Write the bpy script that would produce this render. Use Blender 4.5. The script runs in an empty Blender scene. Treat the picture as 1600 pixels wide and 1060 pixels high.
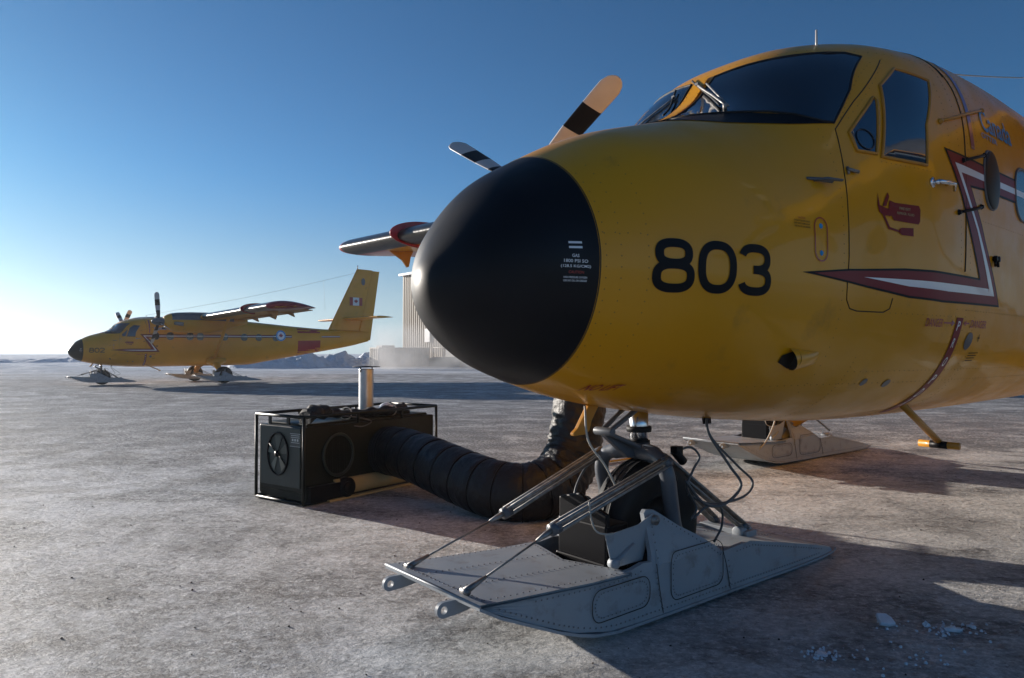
import bpy, bmesh, math, random
from mathutils import Vector, Matrix, noise
R = math.radians
PI = math.pi
sc = bpy.context.scene
C = sc.collection
# ------------------------------------------------------------------ camera, sky, sun, exposure
CAMH = 1.166
cam = bpy.data.cameras.new('camera'); cam.sensor_width = 36; cam.lens = 1092.3*36/1600
cam.clip_end = 6000; cam.clip_start = .05
co = bpy.data.objects.new('camera', cam); C.objects.link(co)
co.location = (0, 0, CAMH); co.rotation_euler = (R(90)+math.atan(23/1092.3), 0, 0)
sc.camera = co
SUN_AZ = 54.5   # degrees left of the view direction (+Y)
SUN_EL = 9.8
SKY_G = 1.12
w = bpy.data.worlds.new('World'); sc.world = w; w.use_nodes = True
nt = w.node_tree; bg = nt.nodes['Background']
sky = nt.nodes.new('ShaderNodeTexSky'); sky.sky_type = 'NISHITA'; sky.sun_disc = False
sky.sun_elevation = R(SUN_EL); sky.sun_rotation = R(-SUN_AZ)
sky.altitude = 0; sky.air_density = .75; sky.dust_density = .25; sky.ozone_density = 1.6
tint = nt.nodes.new('ShaderNodeVectorMath'); tint.operation = 'MULTIPLY'; tint.inputs[1].default_value = (.53, .985, 1.26)   # cool white balance of the photograph
nt.links.new(sky.outputs[0], tint.inputs[0]); gam = nt.nodes.new('ShaderNodeGamma'); gam.inputs[1].default_value = SKY_G; nt.links.new(tint.outputs[0], gam.inputs[0]); # ice-crystal air near the horizon scatters white: desaturate the lowest degrees of the sky
bw = nt.nodes.new('ShaderNodeRGBToBW'); nt.links.new(gam.outputs[0], bw.inputs[0])
pale = nt.nodes.new('ShaderNodeVectorMath'); pale.operation = 'SCALE'; pale.inputs[0].default_value = (.84, 1.0, 1.13); nt.links.new(bw.outputs[0], pale.inputs['Scale'])
geo = nt.nodes.new('ShaderNodeTexCoord'); sepz = nt.nodes.new('ShaderNodeSeparateXYZ'); nt.links.new(geo.outputs['Generated'], sepz.inputs[0])
hz = nt.nodes.new('ShaderNodeMapRange'); hz.interpolation_type = 'SMOOTHSTEP'; hz.inputs['From Min'].default_value = -.02; hz.inputs['From Max'].default_value = .26; hz.inputs['To Min'].default_value = .9; hz.inputs['To Max'].default_value = 0
nt.links.new(sepz.outputs['Z'], hz.inputs['Value'])
smx = nt.nodes.new('ShaderNodeMix'); smx.data_type = 'RGBA'; nt.links.new(hz.outputs[0], smx.inputs[0]); nt.links.new(gam.outputs[0], smx.inputs[6]); nt.links.new(pale.outputs[0], smx.inputs[7])
nt.links.new(smx.outputs[2], bg.inputs[0]); bg.inputs[1].default_value = .048
sl = bpy.data.lights.new('sun', 'SUN'); sl.energy = 5.0; sl.angle = R(.5); sl.color = (1, .91, .81)
so = bpy.data.objects.new('sun', sl); C.objects.link(so)
sd = Vector((-math.sin(R(SUN_AZ))*math.cos(R(SUN_EL)), math.cos(R(SUN_AZ))*math.cos(R(SUN_EL)), math.sin(R(SUN_EL))))
so.rotation_euler = sd.to_track_quat('Z', 'Y').to_euler()
so.location = (-30, 20, 20)
sc.view_settings.view_transform = 'Standard'; sc.view_settings.look = 'None'
sc.view_settings.exposure = .72; sc.view_settings.gamma = 1
sc.cycles.max_bounces = 6; sc.cycles.use_denoising = True

# ------------------------------------------------------------------ helpers
def nd(t, k, **kw):
    n = t.nodes.new(k)
    for a, b in kw.items(): setattr(n, a, b)
    return n
def mat(name, col, rough=.5, metal=0, coat=0, var=0, vscale=3, bump=0, bscale=40, bdist=.01, spec=.5, dirt=None, dscale=2.0, dlo=.5, dhi=.7, rvar=0, wave=0, wscale=2.5):
    m = bpy.data.materials.new(name); m.use_nodes = True; t = m.node_tree
    p = t.nodes['Principled BSDF']; L = t.links.new
    p.inputs['Roughness'].default_value = rough; p.inputs['Metallic'].default_value = metal
    p.inputs['Coat Weight'].default_value = coat; p.inputs['Coat Roughness'].default_value = .05
    p.inputs['Specular IOR Level'].default_value = spec
    tc = nd(t, 'ShaderNodeTexCoord')
    c4 = (*col, 1)
    rgb = nd(t, 'ShaderNodeRGB'); rgb.outputs[0].default_value = c4; out = rgb.outputs[0]
    if var:
        n = nd(t, 'ShaderNodeTexNoise'); n.inputs['Scale'].default_value = vscale; n.inputs['Detail'].default_value = 8
        L(tc.outputs['Object'], n.inputs['Vector'])
        mr = nd(t, 'ShaderNodeMapRange'); mr.inputs['From Min'].default_value = .3; mr.inputs['From Max'].default_value = .7
        mr.inputs['To Min'].default_value = 1-var; mr.inputs['To Max'].default_value = 1+var
        L(n.outputs['Fac'], mr.inputs['Value'])
        vm = nd(t, 'ShaderNodeVectorMath', operation='SCALE'); L(out, vm.inputs[0]); L(mr.outputs[0], vm.inputs['Scale']); out = vm.outputs[0]
    if dirt:
        n = nd(t, 'ShaderNodeTexNoise'); n.inputs['Scale'].default_value = dscale; n.inputs['Detail'].default_value = 10; n.inputs['Roughness'].default_value = .65
        L(tc.outputs['Object'], n.inputs['Vector'])
        mr = nd(t, 'ShaderNodeMapRange'); mr.inputs['From Min'].default_value = dlo; mr.inputs['From Max'].default_value = dhi; L(n.outputs['Fac'], mr.inputs['Value'])
        mx = nd(t, 'ShaderNodeMix', data_type='RGBA'); L(mr.outputs[0], mx.inputs[0]); L(out, mx.inputs[6]); mx.inputs[7].default_value = (*dirt, 1); out = mx.outputs[2]
    L(out, p.inputs['Base Color'])
    if rvar:
        n = nd(t, 'ShaderNodeTexNoise'); n.inputs['Scale'].default_value = 5; n.inputs['Detail'].default_value = 6
        L(tc.outputs['Object'], n.inputs['Vector'])
        mr = nd(t, 'ShaderNodeMapRange'); mr.inputs['From Min'].default_value = .35; mr.inputs['From Max'].default_value = .65
        mr.inputs['To Min'].default_value = max(0, rough-rvar); mr.inputs['To Max'].default_value = rough+rvar
        L(n.outputs['Fac'], mr.inputs['Value']); L(mr.outputs[0], p.inputs['Roughness'])
    prev = None
    if wave:
        n = nd(t, 'ShaderNodeTexNoise'); n.inputs['Scale'].default_value = wscale; n.inputs['Detail'].default_value = 1.5
        L(tc.outputs['Object'], n.inputs['Vector'])
        b = nd(t, 'ShaderNodeBump'); b.inputs['Distance'].default_value = wave; b.inputs['Strength'].default_value = 1
        L(n.outputs['Fac'], b.inputs['Height']); prev = b.outputs[0]
    if bump:
        n = nd(t, 'ShaderNodeTexNoise'); n.inputs['Scale'].default_value = bscale; n.inputs['Detail'].default_value = 6
        L(tc.outputs['Object'], n.inputs['Vector'])
        b = nd(t, 'ShaderNodeBump'); b.inputs['Distance'].default_value = bdist; b.inputs['Strength'].default_value = bump
        L(n.outputs['Fac'], b.inputs['Height'])
        if prev: L(prev, b.inputs['Normal'])
        prev = b.outputs[0]
    if prev: L(prev, p.inputs['Normal']); L(prev, p.inputs['Coat Normal'])
    return m
M = {}
M['yellow'] = mat('yellow_paint', (.68, .295, .001), .38, 0, .25, .06, 1.2, wave=.012, wscale=2.2, rvar=.08, spec=.3, dirt=(.34, .17, .02), dscale=3.2, dlo=.6, dhi=.85)
M['yellow_matte'] = mat('yellow_part_paint', (.48, .20, .004), .45, 0, .2, .1, 6)
M['radome'] = mat('radome_black', (.004, .004, .006), .47, 0, 0, .3, 4, bump=.08, bscale=180, bdist=.001, rvar=.06, spec=.25, dirt=(.10, .10, .11), dscale=34, dlo=.745, dhi=.765)
M['red'] = mat('red_paint', (.34, .010, .018), .35, 0, .25, .08, 3, spec=.3)
M['maroon'] = mat('dark_red_marking', (.19, .003, .010), .42, 0, .05, .05, 3, spec=.25)
M['redsheen'] = mat('red_band_with_sheen', (.17, .04, .12), .35, 0, .6)  # faded red band, with the violet of its reflections put into the colour
M['black'] = mat('black_paint', (.004, .004, .006), .42, 0, 0, spec=.15)
M['white'] = mat('white_paint', (.75, .76, .78), .35, 0, .5, .04, 5)
M['blue'] = mat('blue_marking', (.03, .30, .62), .4, 0, 0, spec=.3)
M['redtext'] = mat('red_lettering', (.35, .02, .015), .4, 0, .5)
M['glass'] = mat('cockpit_glass', (.004, .008, .016), .03, 0, 1, spec=.8)
M['glass_side'] = mat('side_glass', (.012, .03, .055), .08, 0, .8, .3, 3, spec=.6)
M['grey'] = mat('ski_grey_paint', (.285, .31, .335), .5, 0, .05, .08, 5, dirt=(.18, .165, .15), dscale=11, dlo=.54, dhi=.78, rvar=.1, bump=.1, bscale=60, bdist=.002)
M['darkgrey'] = mat('gear_grey_paint', (.085, .095, .11), .42, 0, .2, .15, 8, bump=.1, bscale=60, bdist=.002)
M['rivet'] = mat('rivet_heads', (.16, .16, .17), .5, .3)
M['hullrivet'] = mat('hull_rivets', (.30, .125, .004), .45)
M['seam'] = mat('seam_shadow_gap', (.015, .01, .004), .7)
M['steel'] = mat('steel', (.26, .25, .24), .5, .7, 0, .35, 30)
M['chrome'] = mat('chrome', (.80, .81, .83), .22, 1)
M['pipe'] = mat('galvanised_pipe', (.50, .51, .52), .38, .85, 0, .1, 20)
M['rubber'] = mat('rubber', (.014, .014, .015), .6, 0, 0, .3, 10, bump=.2, bscale=80, bdist=.002, spec=.25)
M['cable'] = mat('cable_sheath', (.09, .095, .10), .45)
M['cablelight'] = mat('pale_cable', (.4, .38, .34), .5)
M['green'] = mat('olive_green_paint', (.007, .010, .0075), .5, 0, 0, .3, 6, rvar=.12, spec=.22)
M['greenface'] = mat('green_end_panel', (.018, .028, .024), .5, 0, 0, .2, 6)
M['cream'] = mat('cream_tank_paint', (.40, .33, .16), .5, 0, 0, .1, 5)
M['duct'] = mat('duct_vinyl', (.007, .007, .009), .52, 0, 0, .2, 8, bump=.9, bscale=12, bdist=.025, rvar=.1, spec=.38)
M['cord'] = mat('yellow_cord', (.42, .25, .02), .6)
M['boot'] = mat('deice_boot', (.012, .012, .013), .3, 0, 0, .2, 10, spec=.35, bump=.3, bscale=14, bdist=.01)
M['prop'] = mat('prop_white', (.55, .50, .46), .35, 0, .3, .06, 6)
M['bag'] = mat('black_cloth', (.010, .010, .011), .75, 0, 0, .3, 8, bump=.8, bscale=25, bdist=.02)
M['ice'] = mat('ice_chunk', (.62, .70, .78), .35, 0, .2, .1, 20, bump=.4, bscale=40, bdist=.01)
M['snow'] = mat('snow_bank', (.74, .77, .82), .8, 0, 0, .12, .7, bump=1, bscale=2.6, bdist=.3, dirt=(.50, .53, .58), dscale=.9, dlo=.5, dhi=.7)
M['siding'] = mat('cream_siding', (.42, .355, .275), .55, 0, 0, .06, .5)
M['sidingdark'] = mat('siding_trim', (.25, .21, .17), .6)
M['doorgrey'] = mat('door_grey', (.10, .11, .12), .6, 0, 0, .1, 2)
M['container'] = mat('container_paint', (.40, .34, .27), .6, 0, 0, .2, 2, dirt=(.2, .2, .2), dscale=1.2)
M['posts'] = mat('white_post', (.6, .6, .6), .5)
M['tinted'] = mat('cabin_glass', (.012, .014, .018), .12, 0, .25)
M['bubble'] = mat('bubble_glass', (.018, .016, .016), .45, 0, 0, spec=.3)

class MB:
    def __init__(s): s.v = []; s.f = []; s.m = []; s.sm = []
    def add(s, vs, fs, mi=0, smooth=True):
        o = len(s.v); s.v += [tuple(v) for v in vs]; s.f += [tuple(i+o for i in f) for f in fs]
        s.m += [mi]*len(fs); s.sm += [smooth]*len(fs)
    def box(s, c, d, rot=None, mi=0):
        hx, hy, hz = d[0]/2, d[1]/2, d[2]/2
        vs = [Vector((x, y, z)) for x in (-hx, hx) for y in (-hy, hy) for z in (-hz, hz)]
        if rot is not None: vs = [rot @ v for v in vs]
        s.add([v+Vector(c) for v in vs], [(0,1,3,2),(4,6,7,5),(0,4,5,1),(2,3,7,6),(0,2,6,4),(1,5,7,3)], mi, False)
    def tube(s, pts, r, n=12, mi=0, cap=True, closed=False, flat=1.0):
        P = [Vector(p) for p in pts]; k = len(P); rr = r if isinstance(r, (list, tuple)) else [r]*k
        T = []
        for i in range(k):
            a = P[(i-1) % k] if (closed or i) else P[i]; b = P[(i+1) % k] if (closed or i < k-1) else P[i]
            T.append((b-a).normalized())
        up = Vector((0, 0, 1)) if abs(T[0].z) < .9 else Vector((1, 0, 0))
        U = (up-T[0]*up.dot(T[0])).normalized(); vs = []
        for i in range(k):
            if i: U = (U-T[i]*U.dot(T[i])).normalized()
            V = T[i].cross(U)
            for j in range(n):
                a = 2*PI*j/n; vs.append(P[i]+(U*math.cos(a)*flat+V*math.sin(a))*rr[i])
        fs = []
        for i in range(k if closed else k-1):
            i2 = (i+1) % k
            for j in range(n):
                j2 = (j+1) % n; fs.append((i*n+j, i*n+j2, i2*n+j2, i2*n+j))
        if cap and not closed: fs += [tuple(range(n))[::-1], tuple((k-1)*n+j for j in range(n))]
        s.add(vs, fs, mi)
    def cyl(s, a, b, r, n=20, mi=0): s.tube([a, b], r, n, mi)
    def lathe(s, prof, c=(0,0,0), axis='Z', n=32, mi=0):   # prof: (r, h)
        vs = []
        for r, h in prof:
            for j in range(n):
                a = 2*PI*j/n; x, y = r*math.cos(a), r*math.sin(a)
                v = {'Z': (x, y, h), 'Y': (x, h, y), 'X': (h, x, y)}[axis]; vs.append(Vector(c)+Vector(v))
        fs = [(i*n+j, i*n+(j+1) % n, (i+1)*n+(j+1) % n, (i+1)*n+j) for i in range(len(prof)-1) for j in range(n)]
        s.add(vs, fs, mi)
    def prism(s, poly, d0, d1, mi=0, plane='xz', smooth=False):   # poly extruded along the remaining axis
        k = len(poly)
        def P(p, d): return {'xz': (p[0], d, p[1]), 'xy': (p[0], p[1], d), 'yz': (d, p[0], p[1])}[plane]
        vs = [P(p, d0) for p in poly]+[P(p, d1) for p in poly]
        fs = [tuple(range(k)), tuple(range(2*k-1, k-1, -1))]+[(i, i+k, (i+1) % k+k, (i+1) % k) for i in range(k)]
        s.add(vs, fs, mi, smooth)
    def grid(s, rows, closed=False, mi=0, smooth=True):
        k = len(rows[0]); vs = [v for r in rows for v in r]; n = k if closed else k-1
        s.add(vs, [(i*k+j, i*k+(j+1) % k, (i+1)*k+(j+1) % k, (i+1)*k+j) for i in range(len(rows)-1) for j in range(n)], mi, smooth)
    def dome(s, c, r, nrm=(0, 0, 1), h=.5, n=6, mi=0):
        N = Vector(nrm).normalized(); up = Vector((0, 0, 1)) if abs(N.z) < .9 else Vector((1, 0, 0))
        U = N.cross(up).normalized(); V = N.cross(U); c = Vector(c)
        vs = [c+(U*math.cos(2*PI*j/n)+V*math.sin(2*PI*j/n))*r for j in range(n)]+[c+(U*math.cos(2*PI*j/n)+V*math.sin(2*PI*j/n))*r*.6+N*r*h for j in range(n)]
        s.add(vs, [(j, (j+1) % n, (j+1) % n+n, j+n) for j in range(n)]+[tuple(range(n, 2*n))], mi)
    def build(s, name, mats, parent=None, bevel=0, normals=True):
        me = bpy.data.meshes.new(name); me.from_pydata(s.v, [], s.f)
        for m in (mats if isinstance(mats, (list, tuple)) else [mats]): me.materials.append(M[m] if isinstance(m, str) else m)
        me.polygons.foreach_set('material_index', s.m); me.polygons.foreach_set('use_smooth', s.sm); me.update()
        if normals:
            bm = bmesh.new(); bm.from_mesh(me); bmesh.ops.recalc_face_normals(bm, faces=bm.faces); bm.to_mesh(me); bm.free()
        o = bpy.data.objects.new(name, me); C.objects.link(o)
        if parent: o.parent = parent
        if bevel:
            b = o.modifiers.new('bevel', 'BEVEL'); b.width = bevel; b.segments = 2; b.limit_method = 'ANGLE'
        return o
def tag(o, label=None, cat=None, group=None, kind=None):
    for k, v in (('label', label), ('category', cat), ('group', group), ('kind', kind)):
        if v: o[k] = v
    return o
def empty(name, loc=(0,0,0), rz=0):
    o = bpy.data.objects.new(name, None); C.objects.link(o); o.location = loc; o.rotation_euler = (0, 0, rz); o.empty_display_size = .2
    return o
def bez(pts, k=8):   # Catmull-Rom through points
    P = [Vector(p) for p in pts]; P = [2*P[0]-P[1]]+P+[2*P[-1]-P[-2]]; out = []
    for i in range(1, len(P)-2):
        for j in range(k):
            t = j/k; a, b, c, d = P[i-1:i+3]
            out.append(.5*((2*b)+(c-a)*t+(2*a-5*b+4*c-d)*t*t+(3*b-a-3*c+d)*t**3))
    out.append(P[-2]); return out

# ------------------------------------------------------------------ ground
def gz(x, y):   # apron height: drops gently away from the camera
    d = math.hypot(x, y); t = min(1, max(0, (d-9)/16)); t = t*t*(3-2*t)
    z = -.189*t
    if y > 52 and d > 55:
        k = min(1, (d-55)/25)
        left = min(1, max(0, (-x-y*.32)/12))
        z += k*left*(.55*max(0, noise.noise(Vector((x*.05, y*.11, 0)))+.25)+.22*noise.noise(Vector((x*.3, y*.4, 3))))
    if d < 40: z += .006*noise.noise(Vector((x*1.3, y*1.3, 7)))+.003*noise.noise(Vector((x*5, y*5, 2)))
    return z
g = MB(); rows = []
rad = [0.0]; r_ = .4
while r_ < 2600: rad.append(r_); r_ *= (1.028 if r_ > 1.2 else 1.2)
ANG = []
a_ = -180.0
while a_ < 180: ANG.append(a_); a_ += (.45 if -45 < a_ < 45 else 4)
for r_ in rad[1:]:
    rows.append([Vector((r_*math.sin(R(a)), r_*math.cos(R(a)), gz(r_*math.sin(R(a)), r_*math.cos(R(a))))) for a in ANG])
g.grid(rows, closed=True); k = len(ANG); g.add([Vector((0,0,0))]+rows[0], [(0, j+1, (j+1) % k+1) for j in range(k)])
gm = bpy.data.materials.new('packed_snow_apron'); gm.use_nodes = True; t = gm.node_tree; L = t.links.new; p = t.nodes['Principled BSDF']
tc = nd(t, 'ShaderNodeTexCoord')
def gnoise(scale, detail=8, rough=.6, stretch=(1,1,1), rot=0, dist=0):
    mp = nd(t, 'ShaderNodeMapping'); mp.inputs['Scale'].default_value = stretch; mp.inputs['Rotation'].default_value = (0, 0, R(rot)); L(tc.outputs['Object'], mp.inputs[0])
    n = nd(t, 'ShaderNodeTexNoise'); n.inputs['Scale'].default_value = scale; n.inputs['Detail'].default_value = detail; n.inputs['Roughness'].default_value = rough; n.inputs['Distortion'].default_value = dist
    L(mp.outputs[0], n.inputs['Vector']); return n.outputs['Fac']
def ramp(v, a, b, lo=0, hi=1):
    m = nd(t, 'ShaderNodeMapRange'); m.inputs['From Min'].default_value = a; m.inputs['From Max'].default_value = b; m.inputs['To Min'].default_value = lo; m.inputs['To Max'].default_value = hi
    L(v, m.inputs['Value']); return m.outputs[0]
def mth(op, a, b):
    m = nd(t, 'ShaderNodeMath', operation=op)
    for i, q in enumerate((a, b)):
        if isinstance(q, (int, float)): m.inputs[i].default_value = q
        else: L(q, m.inputs[i])
    return m.outputs[0]
def mixc(f, a, b):
    m = nd(t, 'ShaderNodeMix', data_type='RGBA')
    if isinstance(f, (int, float)): m.inputs[0].default_value = f
    else: L(f, m.inputs[0])
    for i, q in ((6, a), (7, b)):
        if isinstance(q, tuple): m.inputs[i].default_value = (*q, 1)
        else: L(q, m.inputs[i])
    return m.outputs[2]
big = gnoise(.10, 6, .6, (.6, 1.6, 1), 8)
mid = gnoise(1.3, 9, .7, (.9, 1.1, 1), 15, .4)
fine = gnoise(14, 8, .7)
fine2 = gnoise(42, 5, .7)
frost = mth('ADD', mth('MULTIPLY', big, .55), mth('ADD', mth('MULTIPLY', mid, .75), mth('MULTIPLY', fine, .45)))
worn = nd(t, 'ShaderNodeSeparateXYZ'); L(tc.outputs['Object'], worn.inputs[0])   # traffic has worn a darker strip across the apron beyond the heater
wy = mth('ADD', worn.outputs['Y'], mth('MULTIPLY', gnoise(.22, 4, .6), 8))
strip_ = mth('MULTIPLY', ramp(wy, 9.5, 13), ramp(wy, 60, 30))
streak = gnoise(.8, 7, .75, (.5, 1.6, 1), 4)
ff = ramp(mth('SUBTRACT', mth('ADD', frost, mth('MULTIPLY', mth('SUBTRACT', streak, .5), .5)), mth('MULTIPLY', strip_, .18)), .72, .93)
col = mixc(ff, (.150, .147, .147), (.56, .575, .59))
sp1 = gnoise(26, 8, .8, (1, 1.25, 1), 12)
col = mixc(ramp(mth('ADD', sp1, mth('MULTIPLY', mid, .35)), .66, .80, 0, .8), col, (.86, .86, .87))
col = mixc(ramp(gnoise(11, 9, .8, (1, 1, 1), 0, .5), .55, .68, 0, .6), col, (.085, .073, .065))
col = mixc(ramp(fine2, .30, .42, .55, 0), col, (.11, .10, .095))
col = mixc(ramp(gnoise(75, 3, .6), .64, .70, 0, .75), col, (.05, .045, .04))
# faint wheel and sledge tracks crossing the apron
txy = nd(t, 'ShaderNodeSeparateXYZ'); L(tc.outputs['Object'], txy.inputs[0]); wob = mth('MULTIPLY', gnoise(.18, 3, .5), 2.2)
trk = None
for ax_, ay_, c_, w_ in ((.93, .36, 1.1, .11), (.93, .36, 2.7, .11), (.25, .97, 9.6, .14), (.25, .97, 11.4, .14), (-.55, .83, 8.2, .12), (-.55, .83, 9.9, .12)):
    u_ = mth('ADD', mth('ADD', mth('MULTIPLY', txy.outputs['X'], ax_), mth('MULTIPLY', txy.outputs['Y'], ay_)), wob)
    m_ = ramp(mth('ABSOLUTE', mth('SUBTRACT', u_, c_), 0), w_, w_*.45, 0, 1); trk = m_ if trk is None else mth('MAXIMUM', trk, m_)
trk = mth('MULTIPLY', trk, ramp(gnoise(1.1, 5, .7), .40, .62))
col = mixc(mth('MULTIPLY', trk, .55), col, (.24, .225, .21))
# warmer ground tint, growing towards the right-hand side of the apron
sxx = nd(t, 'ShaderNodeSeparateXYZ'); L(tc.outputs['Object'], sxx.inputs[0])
warm_side = mth('ADD', mth('MULTIPLY', sxx.outputs['X'], .28), mth('MULTIPLY', gnoise(.5, 6, .65), 1.6))
mxs = nd(t, 'ShaderNodeMix', data_type='RGBA', blend_type='MULTIPLY'); L(ramp(warm_side, .7, 1.8, 0, .8), mxs.inputs[0]); L(col, mxs.inputs[6]); mxs.inputs[7].default_value = (1, .93, .84, 1); col = mxs.outputs[2]
# snow outside the ploughed apron, by place
sx = nd(t, 'ShaderNodeSeparateXYZ'); L(tc.outputs['Object'], sx.inputs[0])
far = ramp(mth('ADD', sx.outputs['Y'], mth('MULTIPLY', big, 30)), 58, 78)
col = mixc(far, col, mixc(ramp(gnoise(.35, 6, .6, (.5, 1.5, 1)), .42, .6), (.72, .74, .78), (.36, .42, .50)))
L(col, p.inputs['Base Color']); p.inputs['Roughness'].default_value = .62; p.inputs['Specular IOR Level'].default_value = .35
b1 = nd(t, 'ShaderNodeBump'); b1.inputs['Distance'].default_value = .08; b1.inputs['Strength'].default_value = .75
hh = mth('ADD', mth('MULTIPLY', gnoise(4.5, 8, .72, (1, 1.2, 1), 20, .4), .62), mth('ADD', mth('MULTIPLY', gnoise(24, 7, .75, (1, 1.25, 1), 25, .3), .36), mth('MULTIPLY', gnoise(90, 4, .8), .16)))
L(hh, b1.inputs['Height'])
b2 = nd(t, 'ShaderNodeBump'); b2.inputs['Distance'].default_value = .28; b2.inputs['Strength'].default_value = .5
L(gnoise(.6, 8, .7, (.7, 1.3, 1), 10), b2.inputs['Height']); L(b1.outputs[0], b2.inputs['Normal'])
L(b2.outputs[0], p.inputs['Normal'])
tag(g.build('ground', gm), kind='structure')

# ------------------------------------------------------------------ fuselage surface (local: x aft, y starboard, z up)
TB = [[0,.0005,1.447,1.446,1.4465,2,2],[.03,.105,1.545,1.335,1.44,2,2],[.12,.255,1.69,1.225,1.47,2.02,1.98],[.28,.376,1.868,1.112,1.498,1.97,2.0],
[.48,.465,1.988,1.038,1.518,1.9,2.05],[.8,.609,2.145,.953,1.534,2.1,2.08],[1.15,.712,2.255,.895,1.55,2.22,2.29],[1.45,.762,2.35,.855,1.60,2.31,2.49],
[1.65,.79,2.475,.832,1.65,2.36,2.60],[1.85,.815,2.69,.815,1.69,2.5,2.70],[2.1,.865,2.835,.795,1.75,2.85,2.8],[2.5,.935,2.925,.775,1.84,3.3,2.9],
[3.0,.955,2.975,.77,1.88,3.65,3.1],[4.0,.96,3.02,.775,1.9,3.8,3.4],[5.5,.95,3.04,.785,1.9,3.8,3.5],[7.4,.94,2.96,.80,1.9,3.8,3.5],
[8.6,.90,2.88,.97,1.9,3.7,3.4],[10.3,.74,2.76,1.25,1.95,3.4,3.2],[12.0,.48,2.68,1.52,2.05,3,3],[13.6,.22,2.66,1.80,2.2,2.5,2.5],[14.7,.06,2.62,2.06,2.3,2,2]]
SX = [math.sqrt(r[0]) for r in TB]
def _pch():
    out = []; n = len(SX); h_ = [SX[i+1]-SX[i] for i in range(n-1)]
    for c in range(1, 7):
        y = [r[c] for r in TB]; d = [(y[i+1]-y[i])/h_[i] for i in range(n-1)]; m = [0]*n
        for i in range(1, n-1):
            if d[i-1]*d[i] > 0:
                w1 = 2*h_[i]+h_[i-1]; w2 = h_[i]+2*h_[i-1]; m[i] = (w1+w2)/(w1/d[i-1]+w2/d[i])
        m[0] = d[0]; m[-1] = d[-1]; out.append((y, m))
    return out
PC = _pch()
def prm(x):
    s = math.sqrt(min(14.7, max(0, x))); k = 0
    while k < len(SX)-2 and SX[k+1] < s: k += 1
    h_ = SX[k+1]-SX[k]; t = (s-SX[k])/h_; a = 2*t**3-3*t*t+1; b = t**3-2*t*t+t; c = -2*t**3+3*t*t; d = t**3-t*t
    return [a*y[k]+b*h_*m[k]+c*y[k+1]+d*h_*m[k+1] for y, m in PC]
def S(x, th):
    w_, zt, zb, zc, n1, n2 = prm(x); c, s = math.cos(th), math.sin(th)
    n = n1 if s >= 0 else n2; r = zt-zc if s >= 0 else zc-zb
    return Vector((x, w_*math.copysign(abs(c)**(2/n), c), zc+r*math.copysign(abs(s)**(2/n), s)))
def F(x, y, z):
    w_, zt, zb, zc, n1, n2 = prm(x)
    return (abs(y/w_)**n1+abs((z-zc)/(zt-zc))**n1 if z > zc else abs(y/w_)**n2+abs((z-zc)/(zc-zb))**n2)-1
def nrm(P):
    e = 2e-3; x, y, z = P
    n = Vector((F(x+e,y,z)-F(x-e,y,z), F(x,y+e,z)-F(x,y-e,z), F(x,y,z+e)-F(x,y,z-e)))
    return n.normalized()
def side(x, z, off=.003, sgn=-1):
    w_, zt, zb, zc, n1, n2 = prm(x)
    n, r = (n1, zt-zc) if z > zc else (n2, zc-zb)
    q = max(0, 1-min(.9999, abs((z-zc)/r))**n); P = Vector((x, sgn*w_*q**(1/n), z))
    return P+nrm(P)*off
def front(y, z, off=.003):
    lo, hi = 1.0, 2.9
    for _ in range(26):
        m = (lo+hi)/2
        if F(m, y, z) > 0: lo = m
        else: hi = m
    P = Vector((hi, y, z)); return P+nrm(P)*off
def ring(x, th, off=.003):
    P = S(x, th); return P+nrm(P)*off

def decal_bm(bm, fn, step, off):
    xs_ = [v.co.x for v in bm.verts]; ys_ = [v.co.y for v in bm.verts]
    for ax, lo, hi in ((0, min(xs_), max(xs_)), (1, min(ys_), max(ys_))):
        k = math.ceil(lo/step)
        while k*step < hi:
            no = (1,0,0) if ax == 0 else (0,1,0); cc = (k*step,0,0) if ax == 0 else (0,k*step,0)
            bmesh.ops.bisect_plane(bm, geom=bm.verts[:]+bm.edges[:]+bm.faces[:], plane_co=cc, plane_no=no); k += 1
    for v in bm.verts: v.co = fn(v.co.x, v.co.y, off)
def decal(name, polys, m, parent, fn=side, step=.03, off=.003):
    bm = bmesh.new()
    for i, pl in enumerate(polys):
        vs = [bm.verts.new((a, b, 0)) for a, b in pl]; bm.faces.new(vs)
    bmesh.ops.triangulate(bm, faces=bm.faces[:])
    decal_bm(bm, fn, step, off)
    me = bpy.data.meshes.new(name); bm.to_mesh(me); bm.free()
    me.polygons.foreach_set('use_smooth', [True]*len(me.polygons)); me.materials.append(M[m])
    o = bpy.data.objects.new(name, me); C.objects.link(o); o.parent = parent; return o
def strip(path, wd, closed=False):   # quads along a 2D polyline
    n = len(path); P = [Vector((a, b)) for a, b in path]; L_, R_ = [], []
    for i in range(n):
        a = P[(i-1) % n] if (closed or i) else P[i]; b = P[(i+1) % n] if (closed or i < n-1) else P[i]
        T = (b-a).normalized(); N = Vector((-T.y, T.x)); L_.append(P[i]+N*wd/2); R_.append(P[i]-N*wd/2)
    return [[tuple(L_[i]), tuple(L_[(i+1) % n]), tuple(R_[(i+1) % n]), tuple(R_[i])] for i in range(n if closed else n-1)]
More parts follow.
